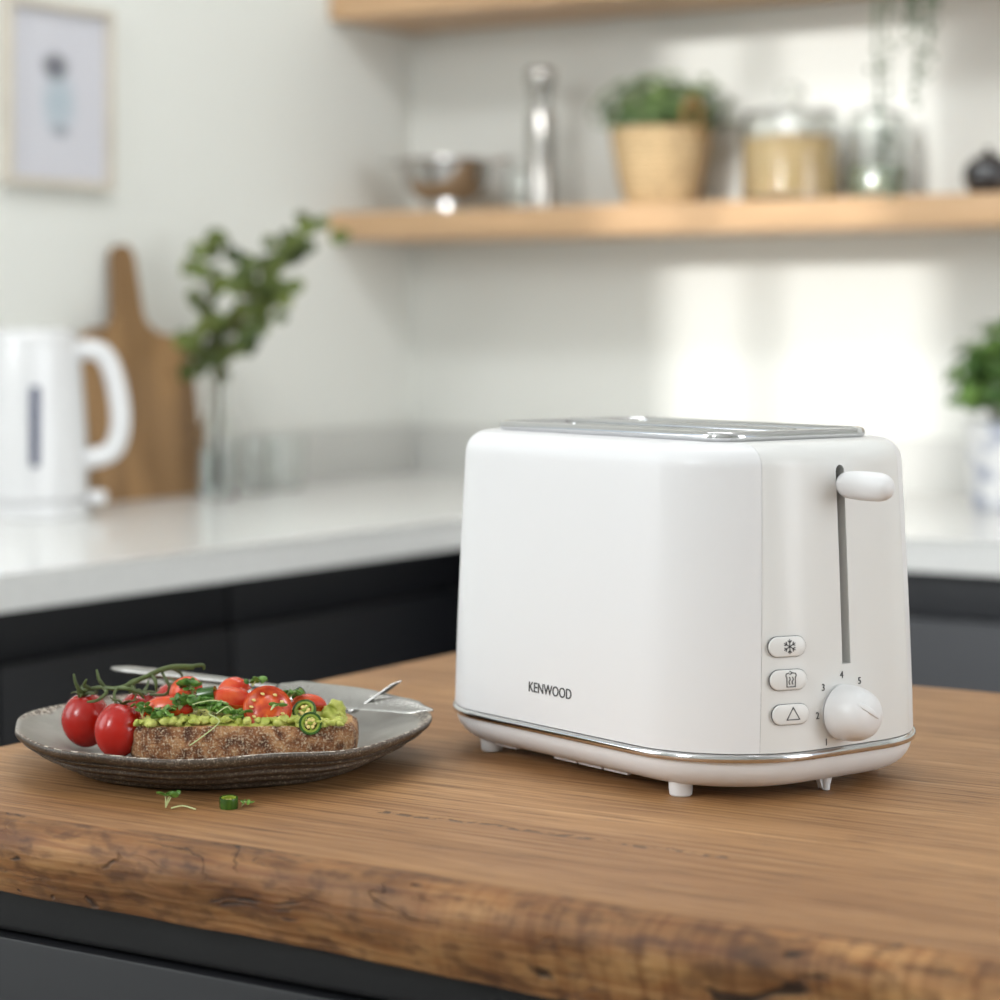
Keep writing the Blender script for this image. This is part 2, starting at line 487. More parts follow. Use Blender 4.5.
def text_mesh(body, size, depth, name, m, parent, mat4, spacing=1.0, sx=1.0):
    cu = bpy.data.curves.new('t', 'FONT'); cu.body = body; cu.size = size; cu.extrude = depth
    cu.align_x = 'CENTER'; cu.align_y = 'CENTER'; cu.space_character = spacing; cu.resolution_u = 4
    t = bpy.data.objects.new('t', cu); COL.objects.link(t)
    dg = bpy.context.evaluated_depsgraph_get(); dg.update()
    me = bpy.data.meshes.new_from_object(t.evaluated_get(dg)); bpy.data.objects.remove(t)
    for v in me.vertices: v.co.x *= sx
    me.name = name; me.materials.clear(); me.materials.append(m)
    o = bpy.data.objects.new(name, me); COL.objects.link(o); o.parent = parent
    o.matrix_local = mat4
    return o

# ================================================================== THE ROOM
WX, WY = -2.36, 3.38          # left wall, back wall
FY, RX, CZ = -1.40, 2.40, 2.80

def wall_with_hole(name, axis, pos, thick, a0, a1, holes):
    """wall along one axis with rectangular openings; holes = (a, b, z0, z1)"""
    bm = bmesh.new()
    xs = sorted(set([a0, a1] + [h[0] for h in holes] + [h[1] for h in holes]))
    for p, q in zip(xs[:-1], xs[1:]):
        h = [h for h in holes if h[0] <= p + 1e-6 and h[1] >= q - 1e-6]
        spans = [(0, CZ)] if not h else [(0, h[0][2]), (h[0][3], CZ)]
        for z0, z1 in spans:
            if axis == 'x': box(bm, p, q, min(pos, pos + thick), max(pos, pos + thick), z0, z1)
            else: box(bm, min(pos, pos + thick), max(pos, pos + thick), p, q, z0, z1)
    bmesh.ops.remove_doubles(bm, verts=bm.verts[:], dist=1e-5)
    return struct(new_obj(name, bm, M['wall'], smooth=False))

struct(new_obj('floor', boxbm(WX - .1, RX + .1, FY - .1, WY + .1, -0.1, 0), M['floor'], smooth=False))
struct(new_obj('ceiling', boxbm(WX - .1, RX + .1, FY - .1, WY + .1, CZ, CZ + 0.1), M['ceiling'], smooth=False))
wall_with_hole('wall_back', 'x', WY, 0.1, WX - .1, RX + .1, [])
W1 = (-1.60, -1.08, 1.70, 2.72)
W3 = (0.4, 2.4, 1.0, 2.3)
W4 = (-0.9, 0.7, 1.15, 2.35)
wall_with_hole('wall_front', 'x', FY, -0.1, WX - .1, RX + .1, [W1])
wall_with_hole('wall_right', 'y', RX, 0.1, FY - .1, WY + .1, [W3])
wall_with_hole('wall_left', 'y', WX, -0.1, FY - .1, WY + .1, [W4])

def window(name, axis, pos, a0, a1, z0, z1, bars):
    bm = bmesh.new()
    t = 0.03
    def bx(p, q, r, s):
        if axis == 'x': box(bm, p, q, pos - 0.06, pos - 0.02, r, s)
        elif axis == 'r': box(bm, pos + 0.02, pos + 0.06, p, q, r, s)
        else: box(bm, pos - 0.06, pos - 0.02, p, q, r, s)
    bx(a0, a0 + t, z0, z1); bx(a1 - t, a1, z0, z1); bx(a0 + t, a1 - t, z0, z0 + t); bx(a0 + t, a1 - t, z1 - t, z1)
    for b_ in bars: bx(b_ - 0.016, b_ + 0.016, z0 + t, z1 - t)
    return struct(new_obj(name, bm, M['white'], smooth=False))
window('window_1', 'x', FY, *W1, [-1.40])
window('window_2', 'r', RX, *W3, [1.4])
window('window_3', 'l', WX, *W4, [-0.1])

# ================================================================== FITTED KITCHEN
def base_unit(label, x0, x1, y0, y1, face, front, m, group=None):
    """cabinet; face '+x' or '-y' tells which way the door looks"""
    t = thing('base_cabinet', label, 'cabinet', ((x0 + x1) / 2, (y0 + y1) / 2, 0), 0, group)
    lx0, lx1 = x0 - (x0 + x1) / 2, x1 - (x0 + x1) / 2
    ly0, ly1 = y0 - (y0 + y1) / 2, y1 - (y0 + y1) / 2
    g = 0.0015
    top = 0.8615
    if face == '+x':
        new_obj('carcass', boxbm(lx0, lx1 - 0.05, ly0, ly1, 0.10, top), M['plinth'], t, False)
        new_obj('top_rail', boxbm(lx1 - 0.05, lx1 - 0.006, ly0 + g, ly1 - g, top - 0.055, top, bevel=0.002), m, t)
        new_obj('door', boxbm(lx1 - 0.022, lx1, ly0 + g, ly1 - g, 0.12, top - 0.058, bevel=0.002), m, t)
        new_obj('plinth', boxbm(lx0, lx1 - 0.08, ly0, ly1, 0, 0.10), M['plinth'], t, False)
    else:
        new_obj('carcass', boxbm(lx0, lx1, ly0 + 0.05, ly1, 0.10, top), M['plinth'], t, False)
        new_obj('top_rail', boxbm(lx0 + g, lx1 - g, ly0 + 0.006, ly0 + 0.05, top - 0.055, top, bevel=0.002), m, t)
        new_obj('door', boxbm(lx0 + g, lx1 - g, ly0, ly0 + 0.022, 0.12, top - 0.058, bevel=0.002), m, t)
        new_obj('plinth', boxbm(lx0, lx1, ly0 + 0.08, ly1, 0, 0.10), M['plinth'], t, False)
    return t
base_unit('dark handleless base cabinet cut off by the far left edge of the photo', WX + 0.002, -1.745, 1.17, 1.768, '+x', 0, M['navy'])
base_unit('dark handleless base cabinet seen just above the whole tomatoes, between two door seams', WX + 0.002, -1.745, 1.77, 2.143, '+x', 0, M['navy'])
base_unit('dark handleless base cabinet under the left worktop, partly hidden by the toaster', WX + 0.002, -1.745, 2.145, 2.66, '+x', 0, M['navy'])
base_unit('grey handleless base cabinet seen right of the toaster under the back worktop', -1.66, -0.60, 2.65, WY - 0.002, '-y', 0, M['grey_cab'])

# L shaped quartz worktop with upstand
wt = thing('worktop', 'pale speckled quartz worktop running round the corner under the kettle and vase', 'worktop', (WX, WY, 0.9))
bm = bmesh.new()
ol = [(0.002, -0.002), (0.002, 1.0 - WY), (-1.72 - WX, 1.0 - WY), (-1.72 - WX, 2.62 - WY), (-0.55 - WX, 2.62 - WY), (-0.55 - WX, -0.002)]
prism(bm, ol, -0.038, 0)
bmesh.ops.bevel(bm, geom=[e for e in bm.edges if abs(e.verts[0].co.z) < 1e-6 and abs(e.verts[1].co.z) < 1e-6], offset=0.003, segments=2, affect='EDGES')
new_obj('slab', bm, M['quartz'], wt)
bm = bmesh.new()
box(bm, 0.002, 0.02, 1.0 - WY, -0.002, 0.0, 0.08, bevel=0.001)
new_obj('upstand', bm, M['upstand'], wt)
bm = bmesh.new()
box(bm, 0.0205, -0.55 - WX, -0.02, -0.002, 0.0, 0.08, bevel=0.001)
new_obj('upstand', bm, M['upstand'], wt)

# shelves
sh = new_obj('shelf', boxbm(WX + 0.001, 0.3, WY - 0.235, WY - 0.001, 1.289, 1.333, bevel=0.002), M['shelf'])
tag(sh, 'oak floating shelf holding the colander, mill, basket plant and jars', 'shelf')
sh2 = new_obj('shelf', boxbm(WX + 0.001, 0.3, WY - 0.235, WY - 0.001, 1.648, 1.692, bevel=0.002), M['shelf'])
tag(sh2, 'oak floating shelf at the top edge, above the pepper mill', 'shelf')

# ================================================================== ISLAND
def slab():
    bm = bmesh.new()
    X0, X1, Y0, Y1, Z = -1.02, 0.75, 0.885, 1.557, 0.90
    nx = 260
    def edge_off(x):
        return 0.006 * noise.noise(Vector((x * 5, 3.1, 0))) + 0.003 * noise.noise(Vector((x * 22, 1.1, 0)))
    # cross-section points along y/z (front live edge), lofted along x
    def section(x):
        e = edge_off(x); q = noise.noise(Vector((x * 9, 7.7, 2)))
        th = 0.0355 + 0.012 * min(1, max(0, (x + 0.95) / 0.6)) + 0.002 * noise.noise(Vector((x * 3, 0, 5)))
        y = Y0 + e
        fr = [(0.034, 0.0), (0.016, -0.0004), (0.007, -0.0022), (0.002, -0.006), (-0.001, -0.012), (-0.001 + 0.002 * q, -0.020), (0.003 + 0.003 * q, -0.030), (0.006, -th), (0.0155, -0.0352)]
        out = [(Y1 + 0.004 * noise.noise(Vector((x * 6, 9, 0))), -0.0352), (Y1 + 0.004 * noise.noise(Vector((x * 6, 9, 0))), -0.004), (Y1 - 0.004, 0.0), (1.2, 0.0), (1.0, 0.0)]
        for i, (dy, dz) in enumerate(fr):
            nn = noise.noise(Vector((x * 45, dz * 160, 4.0))) * 0.0016 + noise.noise(Vector((x * 14, dz * 60, 9.0))) * 0.0022
            out.append((y + dy + (nn if 1 < i < 7 else 0), dz))
        return out
    rings = []
    for i in range(nx + 1):
        x = X0 + (X1 - X0) * (i / nx)
        rings.append([bm.verts.new((x, p[0], Z + p[1])) for p in section(x)])
    m_ = len(rings[0])
    for A, B in zip(rings[:-1], rings[1:]):
        for k in range(m_):
            f = bm.faces.new((A[k], A[(k + 1) % m_], B[(k + 1) % m_], B[k]))
            # indices 5.. are the live edge
            f.material_index = 1 if 6 <= k <= 12 else 0
    bm.faces.new(rings[0]); bm.faces.new(rings[-1])
    for v in bm.verts:
        if v.co.x < X0 + 1e-4:
            v.co.x += 0.004 * noise.noise(Vector((v.co.y * 6, 0, 3)))
    o = new_obj('island_worktop', bm, [M['slab_top'], M['slab_edge']], angle=60)
    tag(o, 'brown oak slab worktop with a rough live edge, under the toaster and plate', 'worktop')
slab()
isl = thing('island_cabinet', 'charcoal island cabinet under the live-edge wooden slab in the foreground', 'cabinet', (-0.1, 1.2, 0))
new_obj('carcass', boxbm(-0.88, 0.8, -0.255, 0.30, 0.1, 0.862), M['plinth'], isl, False)
new_obj('top_rail', boxbm(-0.89, 0.8, -0.292, -0.256, 0.8350, 0.8640, bevel=0.004, seg=3), M['island'], isl)
for k in range(3):
    new_obj('drawer_front', boxbm(-0.89 + k * 0.563, -0.89 + (k + 1) * 0.563 - 0.003, -0.294, -0.272, 0.12, 0.8330, bevel=0.002), M['island_front'], isl)
new_obj('side_panel', boxbm(-0.90, -0.88, -0.27, 0.30, 0.1, 0.862, bevel=0.001), M['navy'], isl)
new_obj('plinth', boxbm(-0.85, 0.8, -0.22, 0.27, 0, 0.1), M['plinth'], isl, False)

# ================================================================== TOASTER
def build_toaster():
    t = thing('toaster', 'white two-slice toaster with chrome trim, standing on the wooden island', 'toaster', (-0.6645, 1.2189, 0.90), R(-20))
    A, B, RR, BU = 0.1355, 0.0915, 0.065, 0.003
    def fp(inset, z, bulge=BU):
        return [(x, y, z) for x, y in rrect(A - inset, B - inset, RR - inset, 14, bulge)]
    zt = 0.1877
    def taper(z): 
        q = (z - 0.027) / (zt - 0.027)
        return 0.0008 + 0.0070 * q ** 1.3
    def body_bm(extra=0.0, top=zt):
        loops = []
        zs = [0.027, 0.05, 0.075, 0.10, 0.125, 0.15, 0.165, 0.1745]
        for z in zs: loops.append(fp(taper(z) + extra, z))
        r = top - 0.1745
        for k in range(1, 10):
            a = R(10 * k)
            loops.append(fp(taper(0.1745) + extra + r * (1 - math.cos(a)), 0.1745 + r * math.sin(a)))
        base = taper(0.1745) + extra + r
        for ins in (0.004, 0.012, 0.024):
            loops.append(fp(base + ins, top + 0.0003 * ins / 0.024))
        bm = bmesh.new(); loft(bm, loops); 
        bmesh.ops.recalc_face_normals(bm, faces=bm.faces[:])
        return bm
    # ---- lever slot and bread slots cut out of a closed body
    def slot_cutter(w, z0, z1):
        bm = bmesh.new()
        ol = []
        for k in range(9): a = PI * k / 8; ol.append((w * math.cos(a), z1 - w + w * math.sin(a)))
        for k in range(2): ol.append(((-w, w)[k], z0))
        a_ = [bm.verts.new((0.112, y, z)) for y, z in ol]; b_ = [bm.verts.new((0.16, y, z)) for y, z in ol]
        n = len(ol)
        for i in range(n): bm.faces.new((a_[i], a_[(i + 1) % n], b_[(i + 1) % n], b_[i]))
        bm.faces.new(a_); bm.faces.new(b_)
        return new_obj('cutter', bm, M['dark'], smooth=False)
    SV, SK, SU = 0.0535, 0.037, 0.095
    def half(name, m, keep_plus, cuts):
        o = new_obj('tmp', body_bm(), m, smooth=False)
        cs = []
        if cuts: cs.append(slot_cutter(0.0031, 0.070, 0.1755))
        for s in (() if keep_plus else (-1, 1)):
            cs.append(new_obj('cutter', boxbm(-0.086, 0.086, s * 0.026 - 0.014, s * 0.026 + 0.014, 0.07, 0.21), M['dark'], smooth=False))
        boolean_cut(o, cs)
        bm = bmesh.new(); bm.from_mesh(o.data); bpy.data.objects.remove(o)
        def cut(co, no):
            bmesh.ops.bisect_plane(bm, geom=bm.verts[:] + bm.edges[:] + bm.faces[:], plane_co=co, plane_no=no)
        e = -0.00006 if keep_plus else 0.00006          # hairline gap between shell and panel
        cut((0, -SV - e, 0.1), (0, 1, -SK)); cut((0, SV + e, 0.1), (0, 1, SK)); cut((SU - e, 0, 0), (1, 0, 0))
        def inside(c):
            return c.x > SU - e and abs(c.y) < SV + e - SK * (c.z - 0.1)
        dead = [f for f in bm.faces if inside(f.calc_center_median()) != keep_plus]
        bmesh.ops.delete(bm, geom=dead, context='FACES')
        return new_obj(name, bm, m, t, angle=40)
    half('body_shell', M['plastic'], False, False)
    half('end_panel', M['plastic_end'], True, True)
    # dark inside of the lever slot
    bm = bmesh.new(); box(bm, 0.1243, 0.1249, -0.0045, 0.0045, 0.068, 0.178)
    box(bm, 0.1245, A - 0.0095, 0.0027, 0.0030, 0.0703, 0.1720); box(bm, 0.1245, A - 0.0095, -0.0030, -0.0027, 0.0703, 0.1720)
    box(bm, 0.1245, A - 0.0075, -0.0029, 0.0029, 0.0701, 0.0704)
    new_obj('lever_channel', bm, M['olive'], t, False)
    # slot linings
    for s in (-1, 1):
        bm = bmesh.new()
        box(bm, -0.0855, 0.0855, s * 0.026 - 0.0135, s * 0.026 + 0.0135, 0.071, 0.073)
        for k in range(9):
            x = -0.078 + k * 0.0195
            tube(bm, [(x, s * 0.026 - 0.010, 0.073), (x, s * 0.026 - 0.010, 0.180)], 0.0008, 6)
            tube(bm, [(x, s * 0.026 + 0.010, 0.073), (x, s * 0.026 + 0.010, 0.180)], 0.0008, 6)
        new_obj('bread_guide', bm, M['steel_dark'], t)
    # ---- chrome trim band and white base
    bm = bmesh.new()
    prof = [(0.0030, 0.0220), (0.0000, 0.0221), (-0.0006, 0.0225), (-0.0007, 0.0244), (-0.0004, 0.0258), (0.0006, 0.0265), (0.0034, 0.0267)]
    loft(bm, [fp(i_, z_) for i_, z_ in prof], cap=True)
    new_obj('chrome_band', bm, M['chrome'], t, angle=60)
    bm = bmesh.new()
    loft(bm, [fp(0.0040, 0.0262), fp(0.0036, 0.0272)], cap=True)
    new_obj('shadow_gap', bm, M['dark'], t)
    bm = bmesh.new()
    loops = []
    for k in range(0, 10):
        a = R(10 * k)
        loops.append(fp(0.0018 + 0.018 * (1 - math.cos(a)), 0.0222 - 0.0155 * math.sin(a)))
    loops = loops[::-1]
    loft(bm, [fp(0.035, 0.0064)] + loops)
    new_obj('base', bm, M['plastic'], t, angle=50)
    # feet
    for sx in (-1, 1):
        for sy in (-1, 1):
            bm = bmesh.new()
            lathe(bm, [(0.0, 0.0), (0.0050, 0.0), (0.0060, 0.0008), (0.0064, 0.004), (0.0068, 0.014), (0.0, 0.014)], 28)
            new_obj('foot', bm, M['plastic'], t, loc=(sx * 0.0835, sy * 0.0705, 0))
    bm = bmesh.new()
    prism(bm, [(-0.0016, -0.0062), (0.0016, -0.0062), (0.0016, 0.0062), (-0.0016, 0.0062)], 0.001, 0.0105)
    for v in bm.verts:
        if v.co.z < 0.005: v.co.y *= 0.42
    new_obj('cord_hook', bm, M['plastic'], t, loc=(0.118, 0.0015, 0))
    tube_bm = bmesh.new(); tube(tube_bm, [(0.1195, 0.0015, 0.0003), (0.1195, 0.0015, 0.011)], [0.0022, 0.003], 12)
    new_obj('cord_hook', tube_bm, M['plastic'], t)
    bm = bmesh.new()
    for k, (x0, x1) in enumerate(((-0.075, -0.055), (-0.020, 0.0), (0.002, 0.022), (0.024, 0.044))):
        bm = bmesh.new(); box(bm, x0, x1, -0.0745, -0.071, 0.0052, 0.0082, bevel=0.0006)
        new_obj('base_vent', bm, M['plastic'], t)
    # ---- steel rim on top
    def rr(a, b, r, z, n=10): return [(x, y, z) for x, y in rrect(a, b, r, n)]
    bm = bmesh.new()
    loft(bm, [rr(0.1, 0.055, 0.012, 0.1873), rr(0.1, 0.055, 0.012, 0.1900)])
    plate = new_obj('top_plate', bm, M['top_steel'], t, False)
    cs = [new_obj('cutter', boxbm(-0.085, 0.085, s * 0.026 - 0.0165, s * 0.026 + 0.0165, 0.18, 0.2), M['dark'], smooth=False) for s in (-1, 1)]
    plate.parent = None; boolean_cut(plate, cs); plate.parent = t
    bm = bmesh.new()
    tube(bm, rr(0.1002, 0.0552, 0.0135, 0.1903, 10), 0.0030, 14, closed=True)
    new_obj('rim', bm, M['chrome'], t)
    for s in (-1, 1):
        bm = bmesh.new()
        tube(bm, [(x, y + s * 0.026, 0.1901) for x, y in rrect(0.0855, 0.0172, 0.005, 6)], 0.0014, 8, closed=True)
        new_obj('slot_rim', bm, M['chrome'], t)
    bm = bmesh.new(); tube(bm, [(-0.097, 0, 0.1914), (0.097, 0, 0.1914)], 0.0026, 12)
    new_obj('centre_bar', bm, M['chrome'], t)
    # ---- lever
    xe = A - taper(0.165) + BU
    bm = bmesh.new()
    n = 24
    prof = [(0.0045, 0.0), (0.0062, 0.0012)]
    loops = []
    def cap_loop(x, s):
        return [(x, 0.0010 + 0.0062 * s * math.cos(2 * PI * k / 40), 0.165 + (0.0078 * s) * math.sin(2 * PI * k / 40)) for k in range(40)]
    xs = [(-0.0015, 0.55), (0.0005, 0.74), (0.003, 0.88), (0.008, 0.96), (0.015, 1.0), (0.022, 1.0), (0.028, 0.97), (0.0315, 0.88), (0.034, 0.72), (0.0355, 0.5), (0.0362, 0.22)]
    loft(bm, [cap_loop(xe + x, s) for x, s in xs])
    new_obj('lever', bm, M['plastic'], t, angle=70)
    # ---- browning dial
    xd = A - taper(0.045) + BU - 0.0003
    dt = new_obj('dial_collar', (lambda b_: (lathe(b_, [(0, 0), (0.0146, 0), (0.0145, 0.0005), (0.0, 0.0006)], 48), b_)[1])(bmesh.new()), M['plastic'], t)
    dt.matrix_local = Matrix.Translation((xd, -0.0045, 0.045)) @ Matrix.Rotation(PI / 2, 4, 'Y')
    bm = bmesh.new()
    lathe(bm, [(0, 0.0004), (0.0138, 0.0004), (0.0146, 0.001), (0.0148, 0.004), (0.0145, 0.009), (0.0136, 0.0135), (0.0118, 0.0178), (0.0090, 0.0208), (0.0054, 0.0225), (0.0, 0.0231)], 56)
    kn = new_obj('dial_knob', bm, M['plastic'], t)
    kn.matrix_local = Matrix.Translation((xd + 0.0006, -0.0045, 0.045)) @ Matrix.Rotation(PI / 2, 4, 'Y')
    bm = bmesh.new()
    tube(bm, [(-0.0105, 0.0015, 0.0184), (-0.0080, 0.0015, 0.0212), (-0.003, 0.0015, 0.0232), (0.003, 0.0015, 0.0233)], [0.0009, 0.0012, 0.0012, 0.0006], 8, flat=(1.3, 0.8))
    new_obj('pointer_ridge', bm, M['plastic'], kn, rot=(0, 0, R(55)))
    def on_end(y, z, lift=0.0):
        """frame on the end panel surface: X along local +y, Y up, Z out"""
        ins = taper(z); a, b, r = A - ins, B - ins, RR - ins
        y0 = b - r
        if abs(y) > y0:
            s = math.copysign(1, y); d = abs(y) - y0
            x = a - r + math.sqrt(r * r - d * d); nx, ny = (x - (a - r)) / r, s * d / r
        else: x, nx, ny = a, 1, 0
        x += BU * (1 - (y / b) ** 2); ny += 2 * BU * y / b ** 2
        nrm = Vector((nx, ny, 0.035)).normalized()
        tx = Vector((-nrm.y, nrm.x, 0)).normalized(); ty = nrm.cross(tx)
        m4 = Matrix((tx, ty, nrm)).transposed().to_4x4()
        return Matrix.Translation(Vector((x, y, z)) + nrm * lift) @ m4
    # numbers round the dial
    for ch, dy, dz in (('1', -0.0138, -0.0150), ('2', -0.0198, -0.0006), ('3', -0.0152, 0.0138), ('4', -0.0015, 0.0193), ('5', 0.0118, 0.0150)):
        text_mesh(ch, 0.0052, 0.00012, 'dial_number', M['ink'], t, on_end(dy - 0.0025, 0.045 + dz, 0.0002))
    # brand lettering on the long side
    zb = 0.0468; yb = -(B - taper(zb))
    m4 = Matrix.Translation((-0.0035, yb - 0.0002, zb)) @ Matrix.Rotation(PI / 2 - 0.03, 4, 'X')
    text_mesh('KENWOOD', 0.0080, 0.00015, 'brand_lettering', M['ink'], t, m4, 1.0, 0.90)
    # three pill buttons with their symbols
    def pill(hw, hh, n=12):
        out = []
        for k in range(n + 1): a = -PI / 2 + PI * k / n; out.append((hw - hh + hh * math.cos(a), hh * math.sin(a)))
        for k in range(n + 1): a = PI / 2 + PI * k / n; out.append((-(hw - hh) + hh * math.cos(a), hh * math.sin(a)))
        return out
    def strokes(lines, w, zz=0.0013):
        bm = bmesh.new()
        for ln in lines:
            for (p, q) in zip(ln[:-1], ln[1:]):
                p, q = Vector((*p, 0)), Vector((*q, 0)); d = (q - p).normalized(); s = Vector((-d.y, d.x, 0)) * w / 2
                e = d * w * 0.4
                ol = [p - e + s, p - e - s, q + e - s, q + e + s]
                prism(bm, [(v.x, v.y) for v in ol], zz - 0.0002, zz)
        return bm
    fl = []
    for k in range(6):
        a = k * PI / 3 + PI / 6; d = Vector((math.cos(a), math.sin(a)))
        fl.append([(0, 0), tuple(d * 0.0036)])
        for sg in (-1, 1):
            b2 = a + sg * 0.75; e = Vector((math.cos(b2), math.sin(b2)))
            fl.append([tuple(d * 0.0020), tuple(d * 0.0020 + e * 0.0014)])
    toast = [[(-0.0025, -0.0036), (0.0025, -0.0036), (0.0025, 0.0012), (0.0031, 0.0022), (0.0027, 0.0033), (0.0012, 0.0036)],
             [(-0.0012, 0.0036), (-0.0027, 0.0033), (-0.0031, 0.0022), (-0.0025, 0.0012), (-0.0025, -0.0036)],
             [(-0.0007, 0.0045), (0.0008, 0.0036), (-0.0007, 0.0029)],
             [(-0.0009, -0.0022), (-0.0013, -0.0010), (-0.0005, 0.0002), (-0.0009, 0.0014)],
             [(0.0009, -0.0022), (0.0005, -0.0010), (0.0013, 0.0002), (0.0009, 0.0014)]]
    tri = [[(-0.0038, -0.0027), (0.0038, -0.0027), (0.0, 0.0036), (-0.0038, -0.0027)]]
    for nm, zc, yc, ln in (('defrost', 0.0821, -0.0412, fl), ('reheat', 0.0648, -0.0410, toast), ('cancel', 0.0468, -0.0402, tri)):
        F = on_end(yc, zc, -0.0004)
        gp = bmesh.new(); prism(gp, pill(0.0114, 0.00565), 0.0, 0.00075)
        g_ = new_obj('button_surround', gp, M['plinth' if False else 'ink'], t, False)
        # shrink the dark line to a hairline round the cap
        for v in g_.data.vertices: v.co.x *= 0.985; v.co.y *= 0.975
        g_.matrix_local = F
        bm = bmesh.new()
        o1, o2, o3 = pill(0.0110, 0.0053), pill(0.0108, 0.0051), pill(0.0101, 0.0044)
        loft(bm, [[(x, y, 0.0) for x, y in o1], [(x, y, 0.0010) for x, y in o1], [(x, y, 0.0014) for x, y in o2], [(x, y, 0.0016) for x, y in o3]])
        bt = new_obj('button', bm, M['plastic_end'], t, angle=60)
        bt.matrix_local = F
        sy = new_obj('symbol', strokes(ln, 0.00048, 0.0018), M['ink'], bt, False)
        sy.location = (0.0012, 0, 0)
    return t
build_toaster()

# ================================================================== PLATE OF FOOD
PC = Vector((-0.877, 1.065, 0.90))
def L(dx, dy, z=0.0):
    """point near the plate: dx, dy in the plate's own axes, z above the table"""
    c, s = math.cos(YAW), math.sin(YAW)
    return (PC.x + dx * c - dy * s, PC.y + dx * s + dy * c, 0.90 + z)

def wob(a, r, z):
    k = min(1, max(0, (r - 0.07) / 0.045))
    w = 0.0022 * math.sin(3 * a + 1.0) + 0.0018 * math.sin(7 * a + 0.3) + 0.0015 * noise.noise(Vector((math.cos(a) * 3, math.sin(a) * 3, 0)))
    h = 0.0006 * math.sin(5 * a + 2.0) + 0.0004 * math.sin(9 * a) + 0.0006 * math.sin(2 * a + 0.6)
    return r + w * k, z + h * k
bm = bmesh.new()
inner = [(0, 0.0075), (0.03, 0.0075), (0.06, 0.0078), (0.074, 0.0085), (0.083, 0.0105), (0.091, 0.0140), (0.100, 0.0172), (0.108, 0.0200), (0.1145, 0.0230), (0.1168, 0.0243)]
outer = [(0.1180, 0.0239), (0.1184, 0.0222), (0.1172, 0.0202), (0.1145, 0.0184)]
for k in range(19):
    t_ = k / 18
    outer.append((0.1130 - 0.0290 * t_ ** 1.25 + 0.0019 * math.sin(t_ * 6.4 * PI), 0.0180 - 0.0160 * t_))
outer += [(0.0820, 0.0008), (0.0800, 0.0), (0.070, 0.0), (0.068, 0.003), (0.0, 0.003)]
prof = inner + outer
lathe(bm, prof, 160, mi=[0] * (len(inner)) + [1] * (len(prof) - len(inner) - 1), wobble=wob)
pl = new_obj('plate', bm, [M['plate_in'], M['plate_out']], angle=80, loc=tuple(PC), rot=(0, 0, YAW))
tag(pl, 'rustic brown-grey stoneware plate with a wavy rim, on the wooden slab', 'plate')

# ---- bread
BC = (0.016, -0.020)     # slice centre in plate axes
def bread_outline(n=150, s=1.0):
    out = []
    for i in range(n):
        a = 2 * PI * i / n
        ca, sa = math.cos(a), math.sin(a)
        e = 0.62
        x = 0.0645 * math.copysign(abs(ca) ** e, ca); y = 0.033 * math.copysign(abs(sa) ** e, sa)
        k = 1 + 0.022 * noise.noise(Vector((ca * 2.2, sa * 2.2, 1))) + 0.018 * noise.noise(Vector((ca * 6, sa * 6, 4)))
        out.append((x * k * s, y * k * s))
    return out
def bread_top(x, y):
    return 0.0292 + 0.0012 * noise.noise(Vector((x * 40, y * 40, 0))) - 0.0015 * (x / 0.064) ** 2
bm = bmesh.new()
loops = []
for k, (ins, q) in enumerate(((0.90, 0.0), (0.965, 0.06), (0.99, 0.2), (1.0, 0.4), (1.0, 0.6), (0.998, 0.8), (0.985, 0.93), (0.95, 1.0))):
    lp = []
    for i, (x, y) in enumerate(bread_outline()):
        z = 0.0085 + (bread_top(x, y) - 0.0085) * q
        d = 1 + 0.06 * noise.noise(Vector((x * 60, y * 60, z * 60))) - 0.05 * max(0, 0.35 - abs(noise.noise(Vector((x * 38, y * 38, z * 20))))) + 0.045 * noise.noise(Vector((x * 260, y * 260, z * 300)))
        lp.append((x * ins, y * ins * d, z))
    loops.append(lp)
rings = loft(bm, loops, cap=False)
bm.faces.new(rings[0])
for s in (0.8, 0.5, 0.2):
    ring = [bm.verts.new((x * s, y * s, bread_top(x * s, y * s) + 0.0006 * noise.noise(Vector((x * 200, y * 200, 0))))) for x, y in bread_outline()]
    for i in range(len(ring)):
        j = (i + 1) % len(ring)
        bm.faces.new((rings[-1][i], rings[-1][j], ring[j], ring[i])).material_index = 1
    rings.append(ring)
bm.faces.new(rings[-1]).material_index = 1
bread = new_obj('bread_slice', bm, [M['crust'], M['crumb']], angle=70, loc=L(BC[0], BC[1]), rot=(0, 0, YAW))
tag(bread, 'thick slice of seeded brown bread with floury crust on the plate', 'bread')

